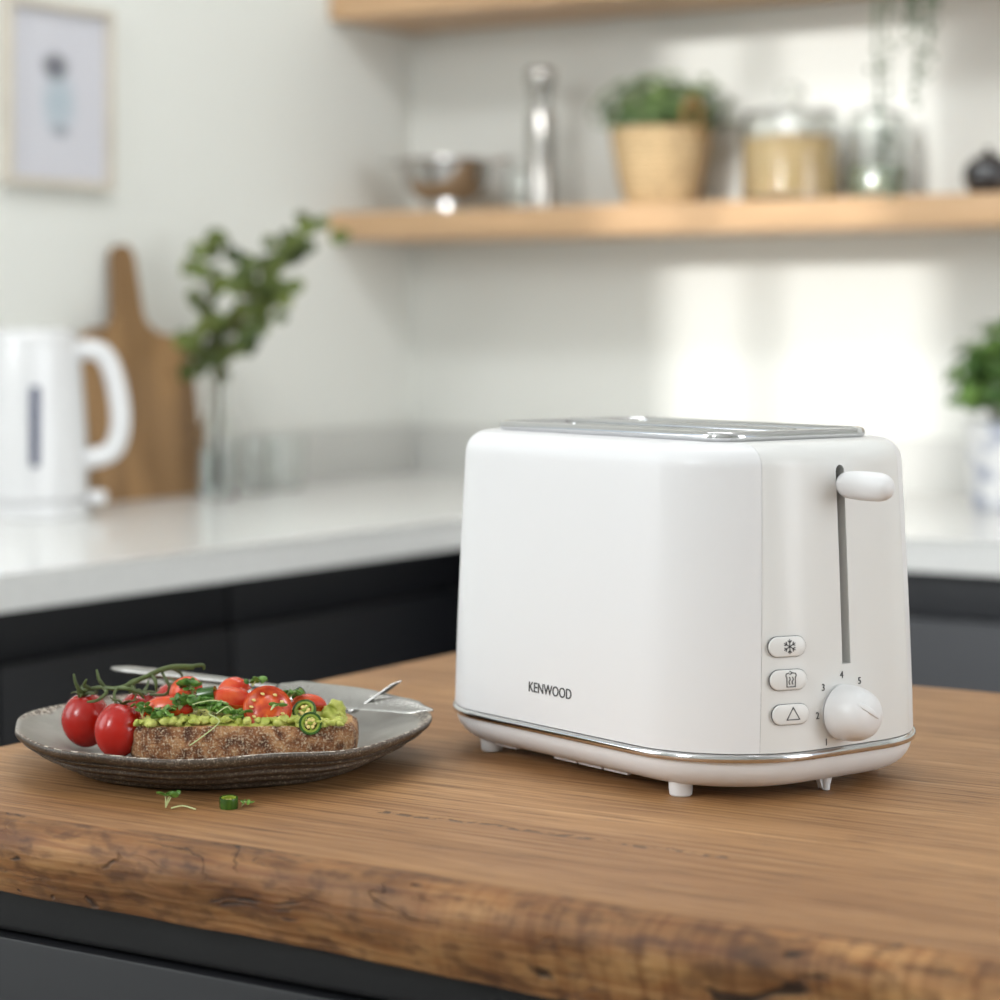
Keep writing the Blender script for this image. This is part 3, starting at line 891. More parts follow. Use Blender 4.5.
# ---- avocado mash: lumpy layer
def mash():
    bm = bmesh.new()
    nx, ny = 110, 56
    grid = {}
    for i in range(nx + 1):
        for j in range(ny + 1):
            u, v = i / nx * 2 - 1, j / ny * 2 - 1
            x, y = u * 0.0585, v * 0.0295
            q = (abs(u) ** 3 + abs(v) ** 3) ** (1 / 3)
            if q > 1.0:
                x /= q; y /= q
            edge = max(0, 1 - min(q, 1) ** 6)
            h = 0.0042 + 0.0034 * noise.noise(Vector((x * 70, y * 70, 3))) + 0.0024 * abs(noise.noise(Vector((x * 190, y * 190, 8)))) + 0.0012 * noise.noise(Vector((x * 480, y * 480, 5)))
            jx = 0.0016 * noise.noise(Vector((x * 120, y * 120, 21))); jy = 0.0022 * noise.noise(Vector((x * 120, y * 120, 31)))
            grid[i, j] = bm.verts.new((x + jx, y + jy, bread_top(x, y) - 0.0012 + h * (0.25 + 0.75 * edge)))
    for i in range(nx):
        for j in range(ny):
            bm.faces.new((grid[i, j], grid[i + 1, j], grid[i + 1, j + 1], grid[i, j + 1]))
    rnd = random.Random(4)
    for k in range(300):
        a = rnd.uniform(0, 2 * PI)
        front = rnd.random() < 0.65
        x = rnd.uniform(-0.056, 0.056) if front else 0.05 * math.cos(a)
        y = rnd.uniform(-0.0295, -0.018) if front else 0.022 * math.sin(a)
        r = rnd.uniform(0.0008, 0.0031)
        vs = sphere(bm, Vector((x, y, bread_top(x, y) + rnd.uniform(0.0012, 0.0036))), r, (rnd.uniform(.8, 1.4), rnd.uniform(.8, 1.2), rnd.uniform(.6, .9)), 2)
        for v in vs:
            v.co += Vector((noise.noise(v.co * 420), noise.noise(v.co * 420 + Vector((9, 0, 0))), noise.noise(v.co * 420 + Vector((0, 9, 0))))) * 0.0012
    o = new_obj('mashed_avocado', bm, M['avocado'], angle=90, loc=L(BC[0], BC[1]), rot=(0, 0, YAW))
    tag(o, 'lumpy layer of pale green mashed avocado spread on the bread', 'avocado', kind='stuff')
mash()
# peppery flecks are loose grains nobody could count
bm = bmesh.new(); rnd = random.Random(12)
for k in range(110):
    x, y = rnd.uniform(-0.054, 0.054), rnd.uniform(-0.027, 0.02)
    sphere(bm, Vector((x, y, bread_top(x, y) + 0.0045 + rnd.uniform(0, 0.0012))), rnd.uniform(0.0003, 0.0006), sub=1)
o = new_obj('ground_pepper', bm, M['pepper'], loc=L(BC[0], BC[1]), rot=(0, 0, YAW))
tag(o, 'coarse dark pepper flecks scattered over the avocado', 'pepper', kind='stuff')
# one bigger avocado chunk at the right end
bm = bmesh.new()
for (dx, dz, r) in ((0, 0.005, 0.0056), (0.0032, 0.009, 0.0042), (-0.0035, 0.003, 0.0044), (0.0045, 0.0035, 0.005)):
    vs = sphere(bm, Vector((dx, 0, dz)), r, (1, 0.9, 1), 3)
    for v in vs:
        v.co += Vector((noise.noise(v.co * 300), noise.noise(v.co * 300 + Vector((5, 0, 0))), noise.noise(v.co * 300 + Vector((0, 5, 0))))) * 0.0024
o = new_obj('avocado_chunk', bm, M['avocado'], angle=90, loc=L(0.0655, -0.030, 0.0275), rot=(0, 0, YAW))
tag(o, 'pale green lump of avocado at the right end of the toast', 'avocado')

# ---- whole tomatoes on the vine
def tomato(dx, dy, zc, r, sc, tilt, label):
    root = thing('cherry_tomato', label, 'tomato', L(dx, dy, zc - r * sc), YAW, 'cherry tomatoes on the vine')
    bm = bmesh.new()
    vs = sphere(bm, Vector((0, 0, 0)), r, (1, 1, sc), 4)
    for v in vs:
        rad = math.hypot(v.co.x, v.co.y)
        if v.co.z > 0: v.co.z -= 0.0022 * math.exp(-(rad / 0.0035) ** 2)
        a = math.atan2(v.co.y, v.co.x)
        f = 1 + 0.012 * math.cos(4 * a + dx * 90) * (v.co.z / r + 1) / 2
        v.co.x *= f; v.co.y *= f
        if v.co.z < 0: v.co.x *= 1 + 0.06 * v.co.z / r; v.co.y *= 1 + 0.06 * v.co.z / r
    o = new_obj('flesh', bm, M['tomato'], root, angle=80, loc=(0, 0, r * sc), rot=tilt)
    bm = bmesh.new()
    rn = random.Random(int(dx * 1e4))
    for k in range(5):
        a = k * 2 * PI / 5 + rn.uniform(-.3, .3)
        d = Vector((math.cos(a), math.sin(a), 0))
        L_ = rn.uniform(0.007, 0.011)
        p = smooth_path([Vector((0, 0, r * sc - 0.0015)), d * L_ * 0.4 + Vector((0, 0, r * sc + 0.0003)), d * L_ * 0.8 + Vector((0, 0, r * sc + rn.uniform(-0.001, 0.002))), d * L_ + Vector((0, 0, r * sc + rn.uniform(-0.001, 0.005)))], 4)
        tube(bm, p, [0.0009 - 0.0006 * i / (len(p) - 1) for i in range(len(p))], 6, flat=(1.6, 0.7))
    new_obj('calyx', bm, M['vine'], root, loc=(0, 0, r * sc), rot=tilt)
    return root
tomato(-0.0750, -0.006, 0.0255, 0.0140, 1.12, (0.1, -0.1, 0.4), 'red cherry tomato furthest left on the plate')
tomato(-0.0522, -0.0335, 0.0245, 0.0136, 1.16, (-0.1, 0.15, 0.0), 'red cherry tomato touching the left end of the bread')
tomato(-0.0455, 0.0030, 0.0260, 0.0135, 1.08, (0.1, 0.1, 0.0), 'red cherry tomato half hidden behind the front pair')
tomato(-0.0300, 0.0300, 0.0270, 0.0140, 1.05, (0.3, 0.3, 0.0), 'red cherry tomato at the back, beside the cutlery handles')
# vine
vn = thing('tomato_vine', 'curly green vine stalk lying over the cherry tomatoes', 'vine', L(-0.06, -0.005, 0.043), YAW)
bm = bmesh.new()
def vp(dx, dy, z): return Vector((dx + 0.0635, dy + 0.005, (z - 0.043) * 0.86 - 0.0008))
main = smooth_path([vp(-0.082, -0.008, 0.0425), vp(-0.070, -0.014, 0.0465), vp(-0.057, -0.022, 0.0475), vp(-0.045, -0.012, 0.0525), vp(-0.032, -0.002, 0.0575), vp(-0.019, 0.006, 0.0565)], 7)
tube(bm, main, [0.0010 + 0.0007 * i / len(main) for i in range(len(main))], 8)
new_obj('main_stalk', bm, M['vine'], vn)
for pts in ([(-0.070, -0.014, 0.0465), (-0.078, -0.010, 0.0435), (-0.0805, -0.006, 0.040)],
            [(-0.058, -0.022, 0.0475), (-0.059, -0.028, 0.0445), (-0.057, -0.0335, 0.039)],
            [(-0.045, -0.012, 0.0525), (-0.052, -0.010, 0.0500), (-0.056, -0.004, 0.0445), (-0.051, 0.002, 0.040)],
            [(-0.032, -0.002, 0.0575), (-0.027, 0.010, 0.052), (-0.028, 0.022, 0.045), (-0.0335, 0.030, 0.041)],
            [(-0.036, -0.004, 0.0555), (-0.031, -0.008, 0.046), (-0.034, -0.004, 0.040), (-0.043, 0.000, 0.0395)]):
    bm = bmesh.new(); p = smooth_path([vp(*q) for q in pts], 6); tube(bm, p, 0.00085, 7)
    new_obj('side_stalk', bm, M['vine'], vn)
bm = bmesh.new()
for pts in ([(-0.080, -0.010, 0.042), (-0.083, -0.012, 0.048), (-0.0845, -0.012, 0.055)], [(-0.066, -0.016, 0.0470), (-0.069, -0.018, 0.052), (-0.0705, -0.018, 0.0590)],
            [(-0.074, -0.012, 0.045), (-0.078, -0.014, 0.048), (-0.0765, -0.016, 0.052)], [(-0.052, -0.018, 0.050), (-0.050, -0.02, 0.046), (-0.0515, -0.022, 0.044)],
            [(-0.068, -0.014, 0.0465), (-0.064, -0.024, 0.045), (-0.068, -0.030, 0.041), (-0.074, -0.028, 0.0395)],
            [(-0.060, -0.020, 0.047), (-0.053, -0.026, 0.048), (-0.046, -0.024, 0.045), (-0.044, -0.018, 0.040)],
            [(-0.041, -0.009, 0.054), (-0.038, -0.013, 0.050), (-0.0375, -0.014, 0.044)],
            [(-0.022, 0.004, 0.057), (-0.014, 0.008, 0.0575), (-0.0135, 0.009, 0.0545)]):
    p = smooth_path([vp(*q) for q in pts], 5)
    bm = bmesh.new(); tube(bm, p, [0.0012 - 0.0009 * abs(i / (len(p) - 1) - 0.35) for i in range(len(p))], 7)
    new_obj('curled_stem', bm, M['vine'], vn)

# ---- cut tomatoes on the toast
def tomato_half(dx, dy, z, r, rot, label):
    root = thing('tomato_half', label, 'tomato', L(dx, dy, z), YAW, 'cut tomato pieces on the toast')
    bm = bmesh.new()
    prof = [(0, -r * 0.62), (r * .3, -r * 0.59), (r * .6, -r * 0.47), (r * .85, -r * 0.26), (r * .98, -r * 0.05), (r, 0.0), (r * 0.985, 0.0006), (r * .95, 0.0006)]
    lathe(bm, prof, 40)
    new_obj('skin', bm, M['tomato_pink'], root, rot=rot)
    bm = bmesh.new()
    lathe(bm, [(r * .96, 0.0002), (r * .90, 0.0009), (r * .80, 0.0006), (r * .72, -0.0004), (r * .62, -0.0008), (r * .50, -0.0002), (r * .40, 0.0006), (0, 0.0009)], 40)
    new_obj('cut_face', bm, M['tomato_cut'], root, rot=rot)
    bm = bmesh.new(); rn = random.Random(3)
    for k in range(9):
        a = k * 2 * PI / 9 + rn.uniform(-.2, .2)
        sphere(bm, Vector((r * .66 * math.cos(a), r * .66 * math.sin(a), 0.0002)), 0.0011, (1.3, 0.8, 0.5), 1)
    new_obj('seeds', bm, M['seed'], root, rot=rot)['kind'] = 'stuff'
    return root
tomato_half(0.0315, -0.041, 0.0377, 0.0136, (R(56), R(14), 0), 'round orange-red tomato half leaning cut face forward in the middle of the toast')
def tomato_wedge(dx, dy, z, ln, h, rot, label):
    root = thing('tomato_wedge', label, 'tomato', L(dx, dy, z), YAW, 'cut tomato pieces on the toast')
    bm = bmesh.new(); n = 14; secs = []
    for k in range(n + 1):
        t = k / n * 2 - 1
        s = math.sqrt(max(0.02, 1 - t * t))
        secs.append([(t * ln, -h * .55 * s, -h * 0.1), (t * ln, -h * 0.55 * s, h * 0.25 * s), (t * ln, -h * .15, h * .75 * s), (t * ln, h * 0.1, h * 0.78 * s), (t * ln, h * 0.55 * s, h * 0.2 * s), (t * ln, h * .4 * s, -h * 0.15)])
    loft(bm, secs)
    bmesh.ops.subdivide_edges(bm, edges=bm.edges[:], cuts=1, use_grid_fill=True, smooth=0.6)
    new_obj('skin', bm, M['tomato_pink'], root, angle=80, rot=rot)
    bm = bmesh.new()
    secs = [[((k / n * 2 - 1) * ln * 0.9, -h * .58 * math.sqrt(max(.02, 1 - (k / n * 2 - 1) ** 2)), -h * .05), ((k / n * 2 - 1) * ln * 0.9, -h * .60 * math.sqrt(max(.02, 1 - (k / n * 2 - 1) ** 2)), h * .20), ((k / n * 2 - 1) * ln * .9, -h * .2, h * .2), ((k / n * 2 - 1) * ln * .9, -h * .2, -h * .05)] for k in range(n + 1)]
    loft(bm, secs)
    new_obj('cut_face', bm, M['tomato_cut'], root, angle=80, rot=rot)
    return root
tomato_wedge(-0.0250, -0.032, 0.0350, 0.0145, 0.0105, (R(12), R(-3), R(-10)), 'flat tomato wedge lying near the left end of the toast')
tomato_wedge(-0.0165, -0.016, 0.0415, 0.0110, 0.0130, (R(0), R(-30), R(-25)), 'tomato wedge standing up beside the vine at the back left of the toast')
tomato_wedge(0.0095, -0.026, 0.0372, 0.0140, 0.0130, (R(10), R(8), R(12)), 'tomato wedge just left of the round half')
tomato_wedge(0.0100, -0.014, 0.0412, 0.0100, 0.0125, (R(0), R(-28), R(5)), 'small pointed tomato wedge on top, left of the round half')
tomato_wedge(0.0530, -0.024, 0.0357, 0.0105, 0.0095, (R(5), R(6), R(8)), 'pinkish tomato wedge behind the chilli rings at the right of the toast')

# ---- chilli rings
def chili_ring(dx, dy, z, r, h, rot, label, on_board=False):
    root = thing('chilli_ring', label, 'chilli', L(dx, dy, z), YAW, None if on_board else 'green chilli rings on the toast')
    bm = bmesh.new()
    lathe(bm, [(r * .80, -h / 2), (r * .97, -h / 2), (r, -h * .4), (r, h * .4), (r * .97, h / 2), (r * .80, h / 2), (r * .80, -h / 2)], 32)
    new_obj('skin', bm, M['chili'], root, rot=rot)
    bm = bmesh.new()
    lathe(bm, [(r * .80, -h * .46), (r * .80, h * .46), (r * .62, h * .44), (r * .58, 0), (r * .62, -h * .44), (r * .80, -h * .46)], 32)
    tube(bm, [(-r * .66, 0, 0), (0, 0, h * .1), (r * .5, r * .35, 0)], r * .14, 6); tube(bm, [(0, 0, 0), (r * .2, -r * .6, 0)], r * .12, 6)
    new_obj('flesh', bm, M['chili_in'], root, rot=rot)
    bm = bmesh.new(); rn = random.Random(int(dx * 1000))
    for k in range(6):
        a = k * PI / 3 + rn.uniform(-.3, .3)
        sphere(bm, Vector((r * .34 * math.cos(a), r * .34 * math.sin(a), h * .2)), r * .17, (1, 1, .5), 2)
    new_obj('seeds', bm, M['seed'], root, rot=rot)['kind'] = 'stuff'
chili_ring(0.0515, -0.036, 0.0357, 0.0068, 0.0022, (R(48), R(-12), 0), 'green chilli ring leaning behind another ring, right of the round tomato half')
chili_ring(0.0560, -0.0500, 0.0307, 0.0064, 0.0024, (R(70), R(12), 0), 'green chilli ring standing at the front edge of the toast')
chili_ring(-0.0035, -0.028, 0.0432, 0.0044, 0.0100, (R(10), R(80), 0), 'thick green chilli piece on top of the toast, left of centre')
chili_ring(0.0470, -0.020, 0.0417, 0.0042, 0.0050, (R(20), R(60), 0), 'small green chilli piece behind the round tomato half')
chili_ring(0.0200, -0.129, 0.0030, 0.0049, 0.0056, (R(6), R(0), 0), 'green chilli ring lying on the wood in front of the plate', True)

# ---- cress
def sprig(dx, dy, z, leaves, h, lean, seed_, label, group='cress sprigs on the toast'):
    root = thing('cress_sprig', label, 'cress', L(dx, dy, z), YAW, group)
    rn = random.Random(seed_)
    st = bmesh.new(); lf = bmesh.new()
    for k in range(leaves):
        a = rn.uniform(0, 2 * PI)
        tip = Vector((lean[0] * rn.uniform(.3, 1.1) + 0.003 * math.cos(a), lean[1] * rn.uniform(.3, 1.1) + 0.003 * math.sin(a), h * rn.uniform(0.35, 1)))
        tube(st, smooth_path([Vector((0, 0, 0)), tip * 0.5 + Vector((0, 0, 0.001)), tip], 3), 0.00035, 5)
        for s in (-1, 1):
            rr = rn.uniform(0.0019, 0.0029)
            q = Vector((rn.uniform(-.7, .7), rn.uniform(-.5, .9), rn.uniform(.2, 1.0))).normalized().to_track_quat('Z', 'Y').to_euler()
            vs = sphere(lf, tip + Vector((s * rr * .8, rn.uniform(-.001, .001), 0)), rr, (1.05, 0.75, 0.22), 2, q)
    new_obj('stem', st, M['sprout'], root); new_obj('leaves', lf, M['leaf'], root)
    return root
spr = [(-0.030, -0.046, 0.0318, 10, .006, (0.006, 0), 'cress sprig low at the front edge, under the flat tomato wedge'),
       (0.0130, -0.046, 0.0318, 9, .005, (0.005, 0), 'cress sprig at the front edge, left of the round tomato half'),
       (0.0420, -0.030, 0.0408, 7, .006, (0.003, 0), 'cress sprig between the round tomato half and the chilli rings'),
       (-0.038, -0.040, 0.0328, 6, .007, (-0.002, 0), 'cress sprig at the left end of the toast'),
       (-0.018, -0.038, 0.0358, 11, .009, (0.004, 0), 'cress sprig over the flat tomato wedge'),
       (-0.012, -0.024, 0.0428, 11, .008, (-0.002, 0), 'cress sprig at the top of the toast, next to the vine'),
       (-0.0095, -0.036, 0.0353, 15, .007, (0.005, 0), 'bushy cress sprig low at the front, left of centre'),
       (-0.001, -0.040, 0.0343, 15, .007, (0.006, -0.001), 'bushy cress sprig at the front, under the chilli piece'),
       (0.0075, -0.041, 0.0338, 5, .006, (0.004, -0.001), 'cress sprig at the front edge with a pale stem hanging'),
       (-0.026, -0.043, 0.0338, 6, .006, (0.002, 0), 'cress sprig at the front edge, near the left end'),
       (0.0210, -0.020, 0.0468, 5, .005, (0.003, 0), 'cress sprig on the shoulder of the round tomato half'),
       (0.0340, -0.0480, 0.0378, 3, .003, (0.003, 0), 'small herb leaf stuck on the round tomato half')]
for i, (a, b, c, n_, h, ln, lab) in enumerate(spr): sprig(a, b, c, n_, h, ln, 40 + i, lab)
for (pts, lab) in (([(-0.010, -0.042, 0.040), (0.000, -0.044, 0.0425), (0.009, -0.044, 0.0415)], 'pale sprout stem lying across the cress on the toast'),
                   ([(0.000, -0.050, 0.0360), (0.006, -0.052, 0.032), (-0.004, -0.054, 0.0235), (-0.010, -0.055, 0.0195)], 'pale sprout stem hanging over the front crust'),
                   ([(0.004, -0.049, 0.036), (0.010, -0.050, 0.040), (0.012, -0.049, 0.038)], 'short pale sprout stem curling up at the toast front')):
    bm = bmesh.new(); p = smooth_path([Vector(q) - Vector(pts[0]) for q in pts], 6); tube(bm, p, 0.00032, 6)
    o = new_obj('sprout_stem', bm, M['sprout'], loc=L(*pts[0]), rot=(0, 0, YAW)); tag(o, lab, 'sprout', 'sprout stems on the toast')
sprig(-0.0125, -0.130, 0.0006, 3, 0.008, (0.003, 0.0), 77, 'tiny cress sprig dropped on the wood, left of the loose chilli ring', None)
bm = bmesh.new(); tube(bm, smooth_path([Vector((0, 0, 0)), Vector((0.006, 0.0, 0.0012)), Vector((0.013, -0.003, 0.0))], 5), 0.0004, 6)
o = new_obj('sprout_stem', bm, M['sprout'], loc=L(-0.0095, -0.1315, 0.0006), rot=(0, 0, YAW)); tag(o, 'thin pale sprout stem on the wood beside the dropped cress', 'sprout')
sprig(0.0262, -0.1265, 0.0006, 2, 0.003, (0.002, 0.0), 79, 'scrap of cress on the wood, right of the loose chilli ring', None)

# ---- cutlery (resting on the plate rim)
def flat_loft(path, widths, thick, name, m, parent, roll=0.0):
    """ribbon with rounded section along path (points in plate axes)"""
    bm = bmesh.new(); P = [Vector(p) for p in path]; secs = []
    for i, p in enumerate(P):
        a = P[max(0, i - 1)]; b = P[min(len(P) - 1, i + 1)]; t = (b - a).normalized()
        s = t.cross(Vector((0, 0, 1))).normalized(); u = s.cross(t)
        s, u = s * math.cos(roll) + u * math.sin(roll), u * math.cos(roll) - s * math.sin(roll)
        w = widths[i]; h = thick[i] if isinstance(thick, list) else thick
        secs.append([p + s * (w * math.cos(2 * PI * k / 14)) + u * (h * math.sin(2 * PI * k / 14)) for k in range(14)])
    loft(bm, secs)
    return new_obj(name, bm, m, parent, angle=70)
def lerp_list(keys, n):
    out = []
    for i in range(n):
        t = i / (n - 1)
        for (t0, v0), (t1, v1) in zip(keys[:-1], keys[1:]):
            if t0 <= t <= t1: 
                q = (t - t0) / (t1 - t0); q = q * q * (3 - 2 * q)
                out.append(v0 + (v1 - v0) * q); break
    return out
k0 = Vector((-0.0845, 0.150, 0.0325)); k1 = Vector((0.1215, 0.012, 0.0282))
kn_ = thing('table_knife', 'steel table knife resting across the plate with its tip over the right rim', 'knife', L(k0.x, k0.y, k0.z), YAW)
n = 40
pts = [(k1 - k0) * (i / (n - 1)) + Vector((0, 0, 0.0015 * math.sin(PI * i / (n - 1)))) for i in range(n)]
h_ = 22
flat_loft(pts[:h_], lerp_list([(0, .0030), (.06, .0062), (.2, .0066), (.7, .0045), (1, .0036)], h_), lerp_list([(0, .0012), (.1, .0026), (.8, .0022), (1, .0016)], h_), 'handle', M['cutlery'], kn_)
flat_loft(pts[h_ - 1:], lerp_list([(0, .0036), (.12, .0080), (.5, .0090), (.85, .0062), (1, .0008)], n - h_ + 1), 0.0008, 'blade', M['cutlery'], kn_, R(-34))
f0 = Vector((-0.0635, 0.1045, 0.0315))
fk = thing('fork', 'steel fork lying tines up behind the toast, tines sticking up at the right', 'fork', L(f0.x, f0.y, f0.z), YAW)
fp_ = [Vector(q) - f0 for q in ((-0.0635, 0.1045, 0.0315), (-0.030, 0.088, 0.0315), (0.010, 0.068, 0.0300), (0.042, 0.054, 0.0275), (0.060, 0.047, 0.0235), (0.076, 0.043, 0.0232))]
pth = smooth_path(fp_, 6)
flat_loft(pth, lerp_list([(0, .0035), (.06, .0062), (.35, .0045), (.7, .0028), (.85, .006), (1, .0095)], len(pth)), lerp_list([(0, .001), (.2, .0019), (.75, .0020), (1, .0011)], len(pth)), 'handle', M['cutlery'], fk)
for k in range(4):
    q = (k - 1.5) * 0.0042
    side = Vector((0.35, 0.94, 0)) * q
    base = Vector((0.074, 0.043, 0.0232)) - f0
    p = smooth_path([base + side, base + side * 1.02 + Vector((0.007, -0.001, 0.0035)), base + side + Vector((0.016, -0.002, 0.0098)), base + side * .95 + Vector((0.0260, -0.003, 0.0170))], 5)
    bm = bmesh.new(); tube(bm, p, [0.0010 - 0.0005 * i / (len(p) - 1) for i in range(len(p))], 8); new_obj('tine', bm, M['tine_steel'], fk)

# ================================================================== BACKGROUND
# ---- kettle
kt = thing('kettle', 'white electric jug kettle with a dark water gauge, on the left worktop', 'kettle', (-2.222, 2.306, 0.90), YAW)
bm = bmesh.new()
lathe(bm, [(0, 0.0), (0.078, 0.0), (0.081, 0.004), (0.080, 0.016), (0.076, 0.020), (0.0, 0.020)], 64); new_obj('power_base', bm, M['kettle'], kt)
bm = bmesh.new()
lathe(bm, [(0, 0.021), (0.074, 0.021), (0.0785, 0.026), (0.0780, 0.07), (0.0755, 0.12), (0.0720, 0.17), (0.0690, 0.215), (0.0670, 0.228), (0.0, 0.228)], 64); new_obj('jug', bm, M['kettle'], kt)
bm = bmesh.new()
lathe(bm, [(0, 0.2285), (0.0665, 0.2285), (0.066, 0.235), (0.060, 0.243), (0.040, 0.247), (0.0, 0.248)], 48); new_obj('lid', bm, M['kettle'], kt)
bm = bmesh.new()
box(bm, 0.018, 0.030, -0.0800, -0.060, 0.068, 0.172, bevel=0.004); new_obj('water_gauge', bm, M['gauge'], kt)
bm = bmesh.new()
hp = smooth_path([(0.055, 0, 0.214), (0.085, 0, 0.218), (0.104, 0, 0.205), (0.116, 0, 0.172), (0.122, 0, 0.125), (0.114, 0, 0.090), (0.094, 0, 0.078), (0.068, 0, 0.074)], 7)
tube(bm, hp, 0.0135, 16, flat=(1.0, 1.0)); new_obj('handle', bm, M['kettle'], kt)
bm = bmesh.new()
box(bm, 0.078, 0.104, -0.012, 0.012, 0.016, 0.034, bevel=0.006, seg=3); new_obj('power_switch', bm, M['kettle'], kt)
bm = bmesh.new()
prism(bm, [(-0.05, -0.02), (-0.095, 0.0), (-0.05, 0.02)], 0.19, 0.222)
new_obj('spout', bm, M['kettle'], kt)

# ---- chopping board leaning on the left wall
def board():
    bm = bmesh.new()
    ol = []
    def arc(cx, cy, r, a0, a1, n=8):
        for k in range(n + 1):
            a = R(a0 + (a1 - a0) * k / n); ol.append((cx + r * math.cos(a), cy + r * math.sin(a)))
    arc(0.105, 0.012, 0.012, -90, 0); arc(0.075, 0.195, 0.042, 0, 75); arc(0.048, 0.275, 0.034, 260, 185, 6)
    arc(-0.008, 0.348, 0.022, 0, 180); 
    arc(-0.058, 0.275, 0.028, -5, -80, 6); arc(-0.077, 0.210, 0.040, 100, 180); arc(-0.105, 0.012, 0.012, 180, 270)
    f = [bm.verts.new((0.0, x, y)) for x, y in ol]; b = [bm.verts.new((-0.018, x, y)) for x, y in ol]
    n = len(ol)
    for i in range(n): bm.faces.new((f[i], f[(i + 1) % n], b[(i + 1) % n], b[i]))
    F = bm.faces.new(f); G = bm.faces.new(b)
    bmesh.ops.bevel(bm, geom=list(F.edges) + list(G.edges), offset=0.003, segments=2, affect='EDGES')
    o = new_obj('chopping_board', bm, M['board'], angle=40, loc=(-2.286, 2.630, 0.9005), rot=(0, R(-7.5), 0))
    tag(o, 'brown wooden paddle chopping board leaning upright against the wall behind the kettle', 'chopping board')
board()

# ---- glassware on the left worktop
def vessel(prof_out, prof_in, n=48):
    bm = bmesh.new(); lathe(bm, prof_out + prof_in, n); return bm
vs_ = thing('glass_vase', 'clear glass bottle vase holding leafy stems, beside the chopping board', 'vase', (-2.222, 2.695, 0.9003))
new_obj('bottle', vessel([(0, 0), (0.026, 0), (0.029, 0.004), (0.029, 0.085), (0.025, 0.105), (0.0145, 0.125), (0.0125, 0.160), (0.0155, 0.172)],
                         [(0.0140, 0.172), (0.0105, 0.160), (0.0125, 0.126), (0.0225, 0.104), (0.0265, 0.084), (0.0265, 0.008), (0.0, 0.007)]), M['glass'], vs_)
bm = bmesh.new(); lathe(bm, [(0, 0.0085), (0.0258, 0.0085), (0.0258, 0.070), (0.0, 0.070)], 40)
new_obj('water', bm, mat('vase_water', (0.9, 0.95, 0.95, 1), 0.0, trans=1.0, ior=1.33), vs_)
def tumbler(x, y, label):
    o = new_obj('drinking_glass', vessel([(0, 0), (0.024, 0), (0.0265, 0.003), (0.031, 0.082)], [(0.0295, 0.082), (0.0250, 0.007), (0.0, 0.006)]), M['glass'], loc=(x, y, 0.9003))
    tag(o, label, 'glass', 'clear tumblers')
tumbler(-2.252, 2.822, 'clear glass tumbler next to the bottle vase')
tumbler(-2.262, 2.905, 'clear glass tumbler closer to the corner, second right of the vase')

def leaf_blob(bm, c, r, nrm, n=8, cup=0.15, ratio=0.8, mi=0):
    q = Vector(nrm).normalized().to_track_quat('Z', 'Y')
    c = Vector(c)
    mid = bm.verts.new(c + q @ Vector((0, 0, -r * cup)))
    ring = [bm.verts.new(c + q @ Vector((r * math.cos(2 * PI * k / n), r * ratio * math.sin(2 * PI * k / n), 0))) for k in range(n)]
    for k in range(n): bm.faces.new((mid, ring[k], ring[(k + 1) % n])).material_index = mi

# eucalyptus stems: axes of the arrangement turned with the view so it spreads sideways
eu = thing('leafy_branches', 'green leafy branches spreading up from the clear glass bottle vase', 'branches', (-2.222, 2.695, 1.07), YAW)
stems = [[(0, 0, -0.150), (0.0, 0, 0.0), (-0.005, 0, 0.060), (-0.018, 0.0, 0.120), (-0.024, 0.01, 0.185)],
         [(0.004, 0, -0.155), (0.004, 0, 0.0), (0.020, -0.01, 0.070), (0.055, -0.02, 0.130), (0.075, -0.02, 0.175)],
         [(-0.003, 0.004, -0.15), (0.004, 0.0, 0.01), (0.030, 0.0, 0.09), (0.085, 0.0, 0.175), (0.150, 0.0, 0.225)],
         [(0.002, 0.004, -0.15), (0.004, 0.0, 0.0), (0.02, 0.0, 0.03), (0.05, 0.0, 0.045)]]
for k, sp_ in enumerate(stems):
    bm = bmesh.new(); p = smooth_path(sp_, 6)
    tube(bm, p, [0.0022 - 0.0012 * i / len(p) for i in range(len(p))], 6); new_obj('stem', bm, M['branch'], eu)
rn = random.Random(5)
clusters = [(-0.022, 0.150, 0.030, 0.034, 16), (-0.020, 0.055, 0.022, 0.028, 14), (0.055, 0.150, 0.036, 0.034, 26), (0.060, 0.115, 0.030, 0.024, 14),
            (0.020, 0.085, 0.026, 0.022, 12), (0.0, 0.030, 0.018, 0.02, 10), (0.040, 0.050, 0.018, 0.012, 6), (0.095, 0.185, 0.022, 0.015, 8), (0.145, 0.222, 0.018, 0.014, 6), (0.118, 0.205, 0.02, 0.012, 5), (-0.005, 0.195, 0.016, 0.014, 5)]
bm = bmesh.new()
for (cx, cz, sx_, sz_, n_) in clusters:
    for i in range(n_):
        leaf_blob(bm, (cx + rn.gauss(0, sx_ * .6), rn.gauss(0, 0.018), cz + rn.gauss(0, sz_ * .6)), rn.uniform(0.012, 0.020), (rn.gauss(0, .7), -1, rn.gauss(0.3, .7)))
new_obj('leaves', bm, M['green_leaf'], eu, False)

